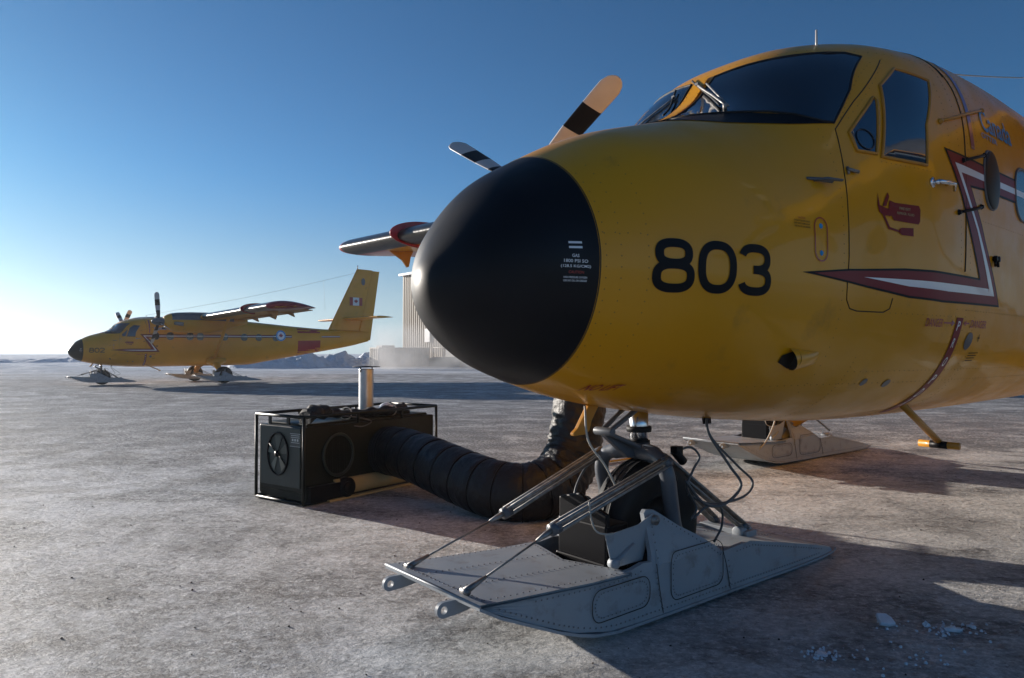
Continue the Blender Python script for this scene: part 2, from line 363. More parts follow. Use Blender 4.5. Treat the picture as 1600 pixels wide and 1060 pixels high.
def text(name, s, cx, cz, wd, ht, m, parent, fn=side, off=.0045, step=.02, ital=0):
    cu = bpy.data.curves.new('t', 'FONT'); cu.body = s; cu.size = 1; cu.resolution_u = 3; cu.offset = .012
    to = bpy.data.objects.new('t', cu); C.objects.link(to)
    bpy.context.view_layer.update()
    me = bpy.data.meshes.new_from_object(to.evaluated_get(bpy.context.evaluated_depsgraph_get()))
    bpy.data.objects.remove(to); bpy.data.curves.remove(cu)
    bm = bmesh.new(); bm.from_mesh(me); bpy.data.meshes.remove(me)
    xs_ = [v.co.x for v in bm.verts]; ys_ = [v.co.y for v in bm.verts]; x0, x1, y0, y1 = min(xs_), max(xs_), min(ys_), max(ys_)
    for v in bm.verts:
        b = (v.co.y-y0)/(y1-y0)-.5
        v.co = Vector((cx+((v.co.x-x0)/(x1-x0)-.5)*wd+ital*b*ht, cz+b*ht, 0))
    decal_bm(bm, fn, step, off)
    me = bpy.data.meshes.new(name); bm.to_mesh(me); bm.free(); me.materials.append(M[m])
    o = bpy.data.objects.new(name, me); C.objects.link(o); o.parent = parent; return o
def sup(cx, cz, a, b, n=2.6, k=40, t0=0, t1=2*PI, closed=True):
    out = []
    for i in range(k if closed else k+1):
        t = t0+(t1-t0)*i/k; c, s = math.cos(t), math.sin(t)
        out.append((cx+a*math.copysign(abs(c)**(2/n), c), cz+b*math.copysign(abs(s)**(2/n), s)))
    return out
def digit(ch, x0, x1, z0, z1, wd):
    cx, cz = (x0+x1)/2, (z0+z1)/2; a = (x1-x0-wd)/2; h_ = (z1-z0-wd)/2
    if ch == '0': return strip(sup(cx, cz, a, h_, 2.5, 48), wd, True)
    if ch == '8': return strip(sup(cx, cz+h_*.5+.004, a*.86, h_*.5-.004, 2.6, 44), wd, True)+strip(sup(cx, cz-h_*.5+.002, a, h_*.5+.002, 2.6, 44), wd, True)
    if ch == '3':
        up = sup(cx-.002, cz+h_*.5, a*.93, h_*.5, 2.5, 30, PI*.93, -PI*.5, False); dn = sup(cx, cz-h_*.5, a, h_*.5, 2.5, 30, PI*.5, -PI*.93, False)
        return strip(up[:-1]+[(cx-.012, cz)], wd)+strip([(cx-.012, cz)]+dn[1:], wd)
    if ch == '2':
        up = sup(cx, cz+h_*.42, a, h_*.58, 2.4, 26, PI*.95, -PI*.12, False)
        return strip(up+[(cx-a, cz-h_)], wd)+strip([(cx-a-wd*.4, cz-h_), (cx+a+wd*.4, cz-h_)], wd)

# ------------------------------------------------------------------ the aircraft
def build_plane():
    root = empty('ski_plane')
    # --- fuselage shell
    N = 128; TH = [2*PI*j/N for j in range(N)]
    def hull(x0, x1, k): return [[S((math.sqrt(x0)+(math.sqrt(x1)-math.sqrt(x0))*i/k)**2, th) for th in TH] for i in range(k+1)]
    b = MB(); rows = hull(.48, 14.7, 230); b.grid(rows, True); b.add(rows[-1], [tuple(range(N))])
    fus = b.build('fuselage', 'yellow', root)
    b = MB(); rows = hull(0, .481, 48); b.grid(rows, True); b.build('radome', 'radome', root)
    b = MB(); b.tube([ring(.484, 2*PI*j/96, -.001) for j in range(96)], .0028, 6, closed=True); b.build('radome_seam', 'seam', fus)
    # rivet rows over the skin
    b = MB(); rv = []
    for x in (.505, .56, .66, 1.72, 2.735, 2.86, 3.0):
        step = .042 if x < 2 else .036
        z = .86
        while z < 2.72:
            w_, zt, zb, zc, *_ = prm(x)
            if zb+.06 < z < zt-.1: rv.append(side(x, z, .0002))
            z += step
    for z0, xa, xb in ((1.02, .9, 5), (1.36, 2.1, 2.7), (1.08, 2.0, 5), (2.73, 2.3, 5), (1.62, .5, .66), (1.9, 2.83, 5), (1.40, 2.85, 5)):
        x = xa
        while x < xb: rv.append(side(x, z0, .0002)); x += .045
    for x in (1.95, 2.75, 3.05):
        for j in range(60):
            th = PI+.55+j*.035
            if th < 1.75*PI: rv.append(ring(x, th, .0002))
    for sg in (-1, 1):   # rows round the windscreens, the side windows and down the roof
        for i in range(16): rv.append(front(sg*(.07+.60*i/15), 2.72+.012*math.sin(i*.2), .0002))
        for i in range(10): rv.append(front(sg*.035, 2.37+.26*i/9, .013))
        for i in range(14): rv.append(front(sg*(.725+.005*i/13-.02*i/13), 2.28+.36*i/13, .0002))
        for i in range(12): rv.append(side(1.90+.42*i/11, 2.30+.40*i/11-.02, .0002, sg))
        for i in range(12): rv.append(side(2.03+.37*i/11, 2.075, .0002, sg))
        for i in range(14): rv.append(side(2.62+.0*i, 2.12+.46*i/13, .0002, sg))
        for i in range(40): rv.append(side(2.9+i*.055, 2.80, .0002, sg)); rv.append(side(2.9+i*.055, 2.62, .0002, sg))
    for xx in (2.735, 2.87, 3.3, 3.9):
        for j in range(60): rv.append(ring(xx, .5+j*(PI-1.0)/59, .0002))
    for q in rv[:2500]:
        b.dome(q, .0031, nrm(q), .4, 6)
    b.build('rivet_rows', 'hullrivet', fus, normals=False)
    # --- cockpit glazing
    wp = [(-.075,2.655),(-.243,2.678),(-.367,2.688),(-.502,2.694),(-.613,2.70),(-.672,2.675),(-.712,2.44),(-.715,2.242),(-.685,2.248),(-.594,2.285),(-.499,2.305),(-.355,2.317),(-.12,2.335),(-.045,2.345)]
    for sg, nm in ((1, 'windscreen'), (-1, 'windscreen')):
        poly = [(y*sg, z) for y, z in wp]
        o = decal(nm, [poly], 'glass', root, front, .06, .004)
        b = MB(); b.tube([front(y, z, .004) for y, z in densify(poly, .05)], .006, 6, closed=True); b.build('window_seal', 'rubber', o)
    # centre post and glare shield strip
    b = MB(); b.grid([[front(y, 2.33+.34*i/12, .012) for y in (-.042, -.03, .03, .042)] for i in range(13)]); b.build('windscreen_post', 'yellow', root)
    gp = [(-.715, 2.238), (-.6, 2.225), (-.42, 2.225), (-.2, 2.262), (0, 2.27), (.2, 2.262), (.42, 2.225), (.6, 2.225), (.715, 2.238)]
    top = [(.70, 2.245), (.594, 2.283), (.355, 2.315), (.12, 2.333), (0, 2.335), (-.12, 2.333), (-.355, 2.315), (-.594, 2.283), (-.70, 2.245)]
    decal('glare_panel', [[gp[i], gp[i+1], top[-2-i], top[-1-i]] for i in range(8)], 'black', root, front, .04, .003)
    # wipers
    def wiper(y0, z0, y1, z1, y2, z2):
        b = MB(); of = .03 if y0 < 0 else .012; b.tube([front(y0+(y1-y0)*i/6, z0+(z1-z0)*i/6, of) for i in range(7)], .006, 8); b.tube([front(y0, z0, 0), front(y0, z0, of+.005)], .01, 8)
        b.box(front(y1, z1, of+.004), (.018, .018, .014)); o = b.build('wiper', 'steel', root)
        b = MB(); b.tube([front(y1+(y2-y1)*i/6, z1+(z2-z1)*i/6, .018) for i in range(-2, 7)], .006, 6); b.build('wiper_blade', 'rubber', o)
    wiper(-.32, 2.345, -.02, 2.59, -.28, 2.37)
    wiper(.36, 2.44, .14, 2.58, .08, 2.42)
    b = MB(); b.tube([front(-.335, 2.345, .02), front(-.10, 2.555, .045)], .005, 8); b.build('wiper_link', 'steel', root)
    for sg in (-1, 1):
        def sd_(x, z, off=.003, s_=sg): return side(x, z, off, s_)
        q = [(2.082,2.41),(2.095,2.395),(2.0,2.11),(1.882,2.112),(1.868,2.2)]
        s = [(2.33,2.615),(2.574,2.593),(2.40,2.31),(2.362,2.10),(2.034,2.10),(2.165,2.489)]
        s = [(2.33,2.615),(2.574,2.593),(2.56,2.35),(2.362+.19,2.10),(2.034,2.10),(2.165,2.489)] if False else s
        for poly, nm in ((q, 'quarter_window'), (s, 'side_window')):
            o = decal(nm, [poly], 'glass_side', root, sd_, .05, .003)
            b = MB(); b.tube([sd_(x, z, .002) for x, z in densify(poly, .04)], .009, 6, closed=True); b.build('window_frame', 'yellow_matte', o)
        if sg < 0:
            b = MB(); b.tube([side(1.95+.05*math.cos(a), 2.175+.05*math.sin(a), .006) for a in [2*PI*i/20 for i in range(20)]], .003, 6, closed=True); b.build('storm_vent', 'tinted', root)
        # door outline gaps
        line = [(2.30,2.67),(2.13,2.52),(1.966,2.375),(1.80,2.21),(1.782,2.10),(1.768,1.99),(1.758,1.81),(1.758,1.608),(1.75,1.489),(1.757,1.41),(1.79,1.372),(1.85,1.362),(2.046,1.362),(2.09,1.38),(2.102,1.43)]
        b = MB(); b.tube([sd_(x, z, .0) for x, z in densify(line, .04)], .003, 6); b.build('door_gap', 'seam', fus)
        line = [(2.80, 2.82), (2.83,2.6),(2.835,2.45),(2.83,2.377),(2.812,2.227),(2.797,2.0),(2.797,1.852),(2.786,1.6)]
        b = MB(); b.tube([sd_(x, z, .0) for x, z in densify(line, .04)], .0045, 6); b.build('door_gap', 'seam', fus)
    # roof seam above the door
    b = MB(); b.tube([ring(2.80+.0*j, .62+j*(PI-1.24)/40, -.001) for j in range(41)], .004, 6); b.build('roof_seam', 'seam', fus)
    # --- cabin windows
    for sg in (-1, 1):
        def sd_(x, z, off=.003, s_=sg): return side(x, z, off, s_)
        for i, x in enumerate((3.20, 3.79, 4.65, 5.10, 6.23, 7.18, 7.91, 8.8)):
            a, c = (.155, .165) if i else (.12, .165)
            o = decal('cabin_window', [sup(x, 2.15, a, c, 2.4, 30)], 'tinted', root, sd_, .06, .004)
            b = MB(); b.tube([sd_(px, pz, .002) for px, pz in sup(x, 2.15, a, c, 2.4, 36)], .008, 6, closed=True); b.build('window_frame', 'darkgrey', o)
    # bulged observation pane on the port side
    b = MB(); rows = []
    for i in range(9):
        f_ = i/8; r_ = math.sin(f_*PI/2)
        rows.append([side(3.20+.12*r_*c, 2.15+.17*r_*s_, .006+.022*math.cos(f_*PI/2)) for c, s_ in [(math.cos(2*PI*j/28), math.sin(2*PI*j/28)) for j in range(28)]])
    b.grid(rows[::-1], True); b.build('bubble_window', 'bubble', root)
    # --- markings, port side
    Zo = [(1.419,1.514),(1.761,1.549),(2.184,1.577),(2.42,1.582),(2.99,1.579),(2.737,2.002),(2.55,2.223),(3.041,2.219),(9.70,2.30),(9.70,2.16),(3.049,2.071),(2.878,2.061),(3.029,1.879),(3.088,1.785),(3.354,1.436),(2.548,1.428),(2.223,1.437),(1.794,1.483)]
    decal('stripe_border', [Zo], 'black', root, off=.0025)
    Zr = [(1.50,1.515),(1.761,1.540),(2.184,1.566),(2.42,1.571),(3.01,1.568),(2.752,2.0),(2.578,2.212),(3.041,2.207),(9.69,2.288),(9.69,2.172),(3.049,2.083),(2.858,2.07),(3.018,1.873),(3.077,1.779),(3.328,1.447),(2.548,1.439),(2.223,1.448),(1.794,1.492)]
    decal('stripe', [Zr], 'maroon', root, off=.0035)
    Zw = [(1.872,1.519),(2.189,1.524),(3.150,1.530),(2.948,1.841),(2.80,2.01),(2.665,2.164),(3.048,2.160),(9.68,2.240),(9.68,2.205),(3.044,2.124),(2.742,2.122),(2.853,1.987),(2.973,1.849),(3.245,1.493),(2.587,1.486),(2.213,1.492)]
    decal('stripe_line', [Zw], 'white', root, off=.0045)
    decal('rear_stripe', [[(11.5, 2.21), (12.7, 2.24), (12.7, 2.33), (11.5, 2.30)]], 'maroon', root, off=.0035)
    decal('rear_stripe_line', [[(11.5, 2.242), (12.7, 2.272), (12.7, 2.30), (11.5, 2.27)]], 'white', root, off=.0045)
    for sg in (-1, 1):
        def sd_(x, z, off=.003, s_=sg): return side(x, z, off, s_)
        decal('rescue_band', [[(10.05, 1.27), (11.42, 1.47), (11.42, 2.06), (10.05, 2.02)]], 'red', root, sd_, .1)
        decal('rescue_band', [[(10.05, 2.42), (11.42, 2.44), (11.42, 2.60), (10.05, 2.66)]], 'red', root, sd_, .1)
    # roundel
    decal('roundel_ring', [sup(9.08, 2.26, .27, .27, 2, 32)], 'blue', root, off=.006, step=.1)
    decal('roundel_white', [sup(9.08, 2.26, .20, .20, 2, 32)], 'white', root, off=.008, step=.1)
    leaf = [(0,1),(.12,.72),(.3,.82),(.24,.42),(.46,.6),(.5,.46),(.86,.5),(.74,.3),(.92,.14),(.42,-.14),(.5,-.32),(.06,-.24),(.05,-.62),(-.05,-.62),(-.06,-.24),(-.5,-.32),(-.42,-.14),(-.92,.14),(-.74,.3),(-.86,.5),(-.5,.46),(-.46,.6),(-.24,.42),(-.3,.82),(-.12,.72)]
    decal('roundel_leaf', [[(9.08+a*.13, 2.24+c*.15) for a, c in leaf]], 'red', root, off=.010, step=.1)
    # propeller danger band and lettering
    decal('danger_band', [[(2.752, 1.358), (2.835, 1.358), (2.835, .83), (2.752, .83)]], 'maroon', root, off=.003, step=.02)
    for s_, z in (('P', 1.315), ('R', 1.225), ('O', 1.125), ('P', 1.03), ('D', .955), ('A', .90)): text('band_letter', s_, 2.79, z, .032, .05, 'white', root, ital=.1)
    decal('propeller_band', [[(2.905, 2.28), (2.955, 2.28), (2.955, 2.86), (2.905, 2.86)]], 'redsheen', root, off=.003, step=.02)
    text('danger_lettering', 'DANGER', 2.50, 1.325, .185, .042, 'redtext', root)
    text('danger_lettering', 'DANGER', 3.07, 1.330, .24, .042, 'redtext', root)
    decal('danger_arrow', [[(2.605, 1.323), (2.72, 1.323), (2.72, 1.331), (2.605, 1.331)], [(2.70, 1.312), (2.742, 1.327), (2.70, 1.342)]], 'redtext', root)
    decal('danger_arrow', [[(2.87, 1.327), (2.93, 1.327), (2.93, 1.335), (2.87, 1.335)], [(2.885, 1.316), (2.885, 1.346), (2.845, 1.331)]], 'redtext', root)
    text('no_lift_lettering', 'NO LIFT', .715, 1.03, .13, .026, 'redtext', root, ital=.3)
    text('country_lettering', 'Canada', 3.38, 2.495, .52, .135, 'blue', root, off=.004)
    text('country_lettering', 'OTTER', 3.22, 2.395, .26, .032, 'blue', root)
    # fire extinguisher pictogram
    decal('extinguisher_marking', [[(2.06,1.893),(2.10,1.885),(2.285,1.888),(2.297,1.87),(2.293,1.812),(2.28,1.797),(2.09,1.80),(2.075,1.82),(2.05,1.815),(2.055,1.87)],
        [(1.978,1.92),(1.99,1.862),(2.055,1.85),(2.055,1.82),(2.02,1.815),(1.985,1.83),(1.975,1.86)], [(2.01,1.86),(2.035,1.862),(2.06,1.91),(2.05,1.93),(2.03,1.90)],
        [(2.0,1.83),(2.015,1.83),(2.06,1.765),(2.14,1.755),(2.14,1.745),(2.05,1.755)], [(2.13,1.76),(2.15,1.77),(2.24,1.775),(2.24,1.735),(2.15,1.735),(2.13,1.745)]], 'maroon', root)
    text('extinguisher_lettering', 'FIRE EXT', 2.175, 1.862, .085, .012, 'cream', root)
    text('extinguisher_lettering', 'REFRIGR. FLUID', 2.18, 1.838, .13, .012, 'cream', root)
    # oxygen filler panel outline and caution text
    pan = [(1.55+.043*math.cos(a)*1.0, 1.715+.043*math.sin(a)) for a in [PI*i/12 for i in range(13)]]+[(1.55+.043*math.cos(a), 1.612+.043*math.sin(a)) for a in [PI+PI*i/12 for i in range(13)]]
    decal('filler_panel_outline', strip(pan, .006, True), 'redtext', root)
    b = MB()
    for z in (1.722, 1.604): q = side(1.552, z, .001); b.dome(q, .012, nrm(q), .4, 14)
    b.build('filler_button', 'blue', root)
    text('caution_lettering', 'CAUTION', 1.425, 1.745, .045, .010, 'redtext', root)
    for i, s_ in enumerate(('OXYGEN FILLER AND GAUGE', 'KEEP OPEN FLAME AWAY', 'USE NO OIL OR GREASE')): text('caution_lettering', s_, 1.425, 1.732-.0125*i, .10, .007, 'black', root)
    # radome lettering
    decal('radome_bar', [[(.369, 1.5515), (.418, 1.5530), (.418, 1.5610), (.369, 1.5595)]], 'white', root, off=.002)
    decal('radome_bar', [[(.369, 1.5695), (.418, 1.5710), (.418, 1.5790), (.369, 1.5775)]], 'white', root, off=.002)
    for s_, z, x, wd, ht, m_ in (('GAS', 1.5255, .392, .026, .012, 'white'), ('1800 PSI SO', 1.506, .393, .088, .012, 'white'), ('(128.5 KG/CM2)', 1.4855, .393, .110, .013, 'white'), ('CAUTION', 1.465, .395, .056, .010, 'redtext'), ('HIGH PRESSURE OXYGEN', 1.446, .393, .086, .007, 'white'), ('USE NO OIL OR GREASE', 1.434, .393, .086, .007, 'white')):
        text('radome_lettering', s_, x, z, wd, ht, m_, root, off=.002, step=.02)
    # side fittings
    b = MB()   # door handle
    q0, q1 = side(2.42, 2.02, .03), side(2.57, 2.03, .035)
    b.tube([side(2.42, 2.02, 0), q0], .012, 8); b.tube([side(2.55, 2.03, 0), side(2.55, 2.03, .03)], .01, 8); b.tube([q0, q1, side(2.60, 2.0, .02)], [.012, .010, .007], 8)
    b.lathe([(0, -.004), (.026, -.004), (.026, .006), (0, .006)], side(2.41, 2.02, .002), 'Y', 16); b.build('door_handle', 'chrome', root)
    b = MB(); q = side(1.56, 1.93, .002); b.tube([q, side(1.60, 1.925, .035), side(1.68, 1.925, .045)], [.012, .013, .010], 8, flat=.6); b.tube([side(1.52, 1.935, .002), side(1.64, 1.925, .028)], [.006, .012], 8); b.build('step_grip', 'darkgrey', root)
    b = MB(); b.tube([side(1.785, 2.005, .012), side(1.85, 2.0, .012)], .008, 8); b.tube([side(1.79, 2.02, .006), side(1.79, 1.985, .006)], .006, 8); b.build('door_latch', 'steel', root)
    for (x0, z0, x1, z1, m_) in ((2.55, 2.36, 3.20, 2.56, 'yellow_matte'), (2.77, 2.19, 3.10, 2.275, 'black'), (2.70, 1.905, 3.02, 1.975, 'black')):
        b = MB(); L_ = [side(x0+(x1-x0)*i/8, z0+(z1-z0)*i/8, .002+.03*math.sin(PI*min(1, i/8+.0001))) for i in range(9)]
        b.tube(L_, .008, 8); b.dome(L_[0], .016, nrm(L_[0]), .8, 12); b.dome(L_[-1], .016, nrm(L_[-1]), .8, 12); b.build('door_stay', m_, root)
    # round inlets / plates
    for x, z, a, c in ((2.127, 1.027, .022, .018), (2.322, 1.017, .026, .02)): decal('vent_disc', [sup(x, z, a, c, 2, 20)], 'darkgrey', root)
    decal('static_plate', [sup(2.99, 1.236, .052, .048, 2, 24)], 'darkgrey', root)
    for i in range(4): decal('placard', strip([(3.06, 1.17-.014*i), (3.20-.012*i, 1.172-.014*i)], .004), 'black', root)
    decal('placard', strip([(3.13, 1.275), (3.13, 1.235)], .006)+strip([(3.115, 1.255), (3.145, 1.255)], .006), 'black', root)
    b = MB()
    for x in (3.215, 3.26): q = side(x, 1.705, .01); b.lathe([(0, -.012), (.016, -.012), (.018, .0), (.012, .012), (0, .014)], q, 'Y', 16); b.tube([q, q+Vector((0, -.003, -.045))], .007, 8)
    b.build('socket_pair', 'black', root)
    # cooling scoop
    b = MB(); rows = []
    for i in range(15):
        f_ = i/14; x = 1.47+.20*f_; hgt = .055*(1-f_)**.6; row = []
        for j in range(15):
            a = PI*j/14; zz = 1.145+math.cos(a)*.045*(1-.35*f_); row.append(side(x+(-.03*math.cos(a) if i == 0 else -.03*math.cos(a)*(1-f_)), zz, -.004+math.sin(a)*hgt))
        rows.append(row)
    b.grid(rows); sc_ = b.build('air_scoop', 'yellow', root)
    b = MB(); b.grid([[side(1.41+.08*i/6, 1.145+.042*math.cos(PI*j/10)*(.35+.65*i/6), .0035+.0005*i) for j in range(11)] for i in range(7)])
    b.grid([[side(1.49, 1.145+.042*math.cos(PI*j/10)*k_, .002+math.sin(PI*j/10)*.05*k_) for j in range(11)] for k_ in (.05, .5, .94)]); b.build('scoop_mouth', 'seam', sc_)
    # belly step bar, drain mast, blade aerials
    b = MB(); b.tube([(2.76, -.60, .92), (3.50, -.58, .60)], .021, 12); b.tube([(3.46, -.70, .595), (3.46, -.47, .595)], .022, 14)
    st = b.build('boarding_step', 'yellow_matte', root)
    b = MB(); b.tube([(3.46, -.635, .595), (3.46, -.535, .595)], .0235, 14); b.build('grip_tape', 'black', st)
    b = MB(); b.prism([(.90, .935), (.965, .93), (.915, .86), (.90, .815), (.875, .80), (.80, .797), (.797, .81), (.825, .83)], -.012, .012); b.build('blade_aerial', 'yellow_matte', root, bevel=.004)
    b = MB(); b.tube([(2.155, -.466, 2.75), (2.155, -.466, 2.875)], [.007, .0055], 10); b.dome((2.155, -.466, 2.766), .016, (0, -.4, 1), .6, 12); b.build('whip_aerial', 'prop', root)
    b = MB(); b.prism([(3.4, 2.97), (3.62, 2.98), (3.58, 3.10), (3.46, 3.10)], -.012, .012); b.build('roof_aerial', 'darkgrey', root, bevel=.003)
    # --- wing
    def foil(c, t_, n=22):
        out = []
        for i in range(2*n):
            u = i/n if i < n else (2*n-i)/n; sgn_ = 1 if i < n else -1
            xx = (1-math.cos(PI*(1-u)))/2 if True else 0
            yt = 5*t_*(.2969*math.sqrt(max(xx, 0))-.126*xx-.3516*xx**2+.2843*xx**3-.1036*xx**4)
            out.append((xx*c, (.035*4*xx*(1-xx)+sgn_*yt)*c))
        return out
    WX, ZR, DI = 4.38, 2.88, .025
    def wsec(y, off=0, u0=None):
        ay = abs(y); c = 1.98; t_ = .165; x0 = WX
        if ay > 9.55: k_ = math.sqrt(max(0.0, 1-((ay-9.55)/.37)**2)); x0 += .99*(1-k_)*.5; c *= .5+.5*k_; t_ *= max(.08, k_)
        return [Vector((x0+a, y, ZR+DI*ay+b_)) for a, b_ in foil(c, t_)]
    ys_ = [9.92, 9.88, 9.8, 9.7, 9.6, 9.4, 8.9, 8, 7, 6, 5, 4, 3, 2, 1, .90]
    for sg in (-1, 1):
        b = MB(); rows = [wsec(y*sg) for y in ys_]; b.grid(rows, True); b.add(rows[0], [tuple(range(len(rows[0])))]); b.add(rows[-1], [tuple(range(len(rows[0])))])
        wing = b.build('wing', 'yellow', root)
        b = MB(); rr = []
        for y in (3.2, 5, 7.45, 7.9, 8.7, 9.3, 9.5, 9.54):
            sec = wsec(sg*y); sec = [v for v in sec if v.x < WX+.36]; cc = Vector((WX+.6, sg*y, ZR+DI*y)); rr.append([v+(v-cc).normalized()*.006 for v in sec])
        b.grid(rr); b.build('deicing_boot', 'boot', wing)
        b = MB(); rr = []
        for y in (8.55, 9.0, 9.5, 9.6, 9.7, 9.8, 9.88, 9.925):
            sec = wsec(sg*y); cc = Vector((WX+1, sg*y, ZR+DI*y)); rr.append([v+(v-cc).normalized()*.004 for v in sec])
        b.grid(rr, True); b.add(rr[-1], [tuple(range(len(rr[-1])))]); b.build('wing_tip', 'red', wing)
        # stall fence wrapped round the leading edge
        b = MB(); y = 7.55; inner = []; outer = []
        for i in range(41):
            th_ = R(20+i*(258-20)/40); c_, s2_ = math.cos(th_), math.sin(th_)
            outer.append((.58+.72*c_, .03+(.25 if s2_ > 0 else .20)*s2_)); inner.append((.62+.56*c_, .03+.10*s2_))
        for yy in (y-.012, y+.012): b.grid([[(WX+a, sg*yy, ZR+DI*y+c) for a, c in inner], [(WX+a, sg*yy, ZR+DI*y+c) for a, c in outer]], smooth=False)
        b.grid([[(WX+a, sg*yy, ZR+DI*y+c) for a, c in outer] for yy in (y-.012, y+.012)], smooth=False)
        b.build('stall_fence', 'red', wing)
        b = MB(); z0 = ZR+DI*8.6; b.prism([(WX+.35, z0-.05), (WX+.95, z0-.08), (WX+.90, z0-.17), (WX+.86, z0-.36), (WX+.82, z0-.38), (WX+.72, z0-.26)], sg*8.6-.02, sg*8.6+.02); b.build('aileron_mount', 'yellow_matte', wing, bevel=.006)
        for y in (4.4, 6.1, 7.8):
            z0 = ZR+DI*y; b = MB(); b.prism([(WX+1.25, z0-.07), (WX+1.93, z0-.02), (WX+2.02, z0-.22), (WX+1.97, z0-.23), (WX+1.70, z0-.12)], sg*y-.012, sg*y+.012); b.build('flap_bracket', 'yellow_matte', wing, bevel=.006)
        b = MB(); b.box((WX+1.86, sg*5.9, ZR+DI*5.9-.035), (.42, 6.6, .03), Matrix.Rotation(R(4), 3, 'Y') @ Matrix.Rotation(sg*math.atan(DI), 3, 'X')); b.build('flap', 'yellow_matte', wing, bevel=.01)
        # strut
        b = MB(); b.tube([(5.75, sg*.88, 1.02), (5.25, sg*3.9, ZR+.0)], .075, 14, flat=.42); b.build('wing_strut', 'yellow', root)
        # engine
        b = MB(); rr = []
        for x, wy, zt, zb, n_ in ((2.98, .17, .17, .17, 2), (3.02, .22, .23, .25, 2.1), (3.15, .29, .31, .36, 2.3), (3.5, .35, .38, .45, 2.5), (4.1, .37, .42, .48, 2.6), (4.8, .37, .43, .47, 2.6), (5.4, .34, .38, .38, 2.5), (6.0, .24, .30, .20, 2.4), (6.6, .10, .24, .02, 2)):
            row = []
            for j in range(40):
                a = 2*PI*j/40; c, s_ = math.cos(a), math.sin(a); row.append((x, sg*2.62+wy*math.copysign(abs(c)**(2/n_), c), 2.74+(zt if s_ > 0 else zb)*math.copysign(abs(s_)**(2/n_), s_)))
            rr.append(row)
        b.grid(rr, True); b.add(rr[0], [tuple(range(40))]); b.add(rr[-1], [tuple(range(40))]); nac = b.build('engine_nacelle', 'yellow', root)
        b = MB(); rr = []
        for x, wy, zt in ((3.25, .30, .34), (3.5, .355, .385), (4.1, .375, .425), (4.8, .375, .435), (5.4, .345, .385), (5.9, .26, .315)):
            rr.append([(x, sg*2.62+(wy+.006)*math.copysign(abs(math.cos(a))**.8, math.cos(a)), 2.74+(zt+.008)*math.sin(a)**.8) for a in [.12+(PI-.24)*j/20 for j in range(21)]])
        b.grid(rr); b.build('glare_cover', 'darkgrey', nac)
        b = MB(); b.prism([(-.2, -.05), (.2, -.05), (.17, .05), (-.17, .05)], 2.975, 3.0, plane='yz'); 
        b.v = [(x, y+sg*2.62, z+2.46) for x, y, z in b.v]; b.build('air_intake', 'black', nac, bevel=.01)
        for s2 in (-1, 1):
            b = MB(); b.tube([(3.35, sg*2.62+s2*.30, 2.66), (3.45, sg*2.62+s2*.42, 2.64), (3.65, sg*2.62+s2*.47, 2.62)], [.07, .075, .08], 14); b.build('exhaust_stub', 'steel', nac)
        pr = MB(); pr.lathe([(0, -.30), (.05, -.285), (.10, -.23), (.145, -.12), (.165, 0), (.16, .18)], (2.80, sg*2.62, 2.72), 'X', 28); hub = pr.build('propeller_spinner', 'darkgrey', root)
        for k_ in range(3):
            ph = (R(PROP_A[0] if sg > 0 else PROP_A[1])+k_*2*PI/3); b = MB(); rr = []; mi = []
            D = Vector((0, math.cos(ph), math.sin(ph))); E_ = Vector((0, -math.sin(ph), math.cos(ph))); X_ = Vector((1, 0, 0))
            segs = [.12, .22, .35, .5, .66, .72, .80, .90, .99, 1.06, 1.12, 1.22, 1.28, 1.31, 1.325]
            for i, r_ in enumerate(segs):
                ch = (.10 if r_ < .2 else .13+.07*min(1, (r_-.2)/.5))*(1 if r_ < 1.2 else math.sqrt(max(.05, 1-((r_-1.2)/.128)**2))); th_ = .07 if r_ < .2 else .035*(1.3-r_/1.6)
                pit = R(80-22*r_) ; cd = E_*math.cos(pit)*(1)+X_*math.sin(pit)*(1)
                bt = R(10+15*r_); cd = E_*math.sin(bt)+X_*math.cos(bt); tn = D.cross(cd); o_ = Vector((2.80, sg*2.62, 2.72))+D*r_
                rr.append([o_+cd*math.cos(a)*ch/2+tn*math.sin(a)*th_/2 for a in [2*PI*j/14 for j in range(14)]])
            for i in range(len(rr)-1):
                rm = (segs[i]+segs[i+1])/2; m_ = 1 if (rm < .5 or .72 < rm < .99) else 0
                b.grid([rr[i], rr[i+1]], True, m_)
            b.add(rr[-1], [tuple(range(14))]); b.build('propeller_blade', ['prop', 'black'], hub)
    # --- tail
    def fin(rootc, tipc, t_, axis='z', k=8):
        rows = []
        for i in range(k+1):
            f_ = i/k; (xa, xb, h0), (xc, xd, h1) = rootc, tipc; x0 = xa+(xc-xa)*f_; x1 = xb+(xd-xb)*f_; hh_ = h0+(h1-h0)*f_
            rows.append([(x0+a, b_ if axis == 'z' else hh_, hh_ if axis == 'z' else 3.30+b_) for a, b_ in [(q[0], q[1]-(.035*4*(q[0]/(x1-x0))*(1-q[0]/(x1-x0)))*(x1-x0)) for q in foil(x1-x0, t_, 14)]])
        return rows
    b = MB(); rr = fin((12.15, 14.10, 2.60), (13.95, 14.98, 6.12), .09); b.grid(rr, True); b.add(rr[-1], [tuple(range(len(rr[-1])))]); b.build('tail_fin', 'yellow', root)
    b = MB(); rr = fin((13.98, 14.84, 2.12), (14.93, 15.43, 6.08), .10); b.grid(rr, True); b.add(rr[-1], [tuple(range(len(rr[-1])))]); b.add(rr[0], [tuple(range(len(rr[0])))]); b.build('rudder', 'yellow', root)
    b = MB(); b.tube([(14.0, 0, 6.1), (14.0, 0, 6.32)], .03, 8); b.build('tail_beacon', 'prop', root)
    b = MB()
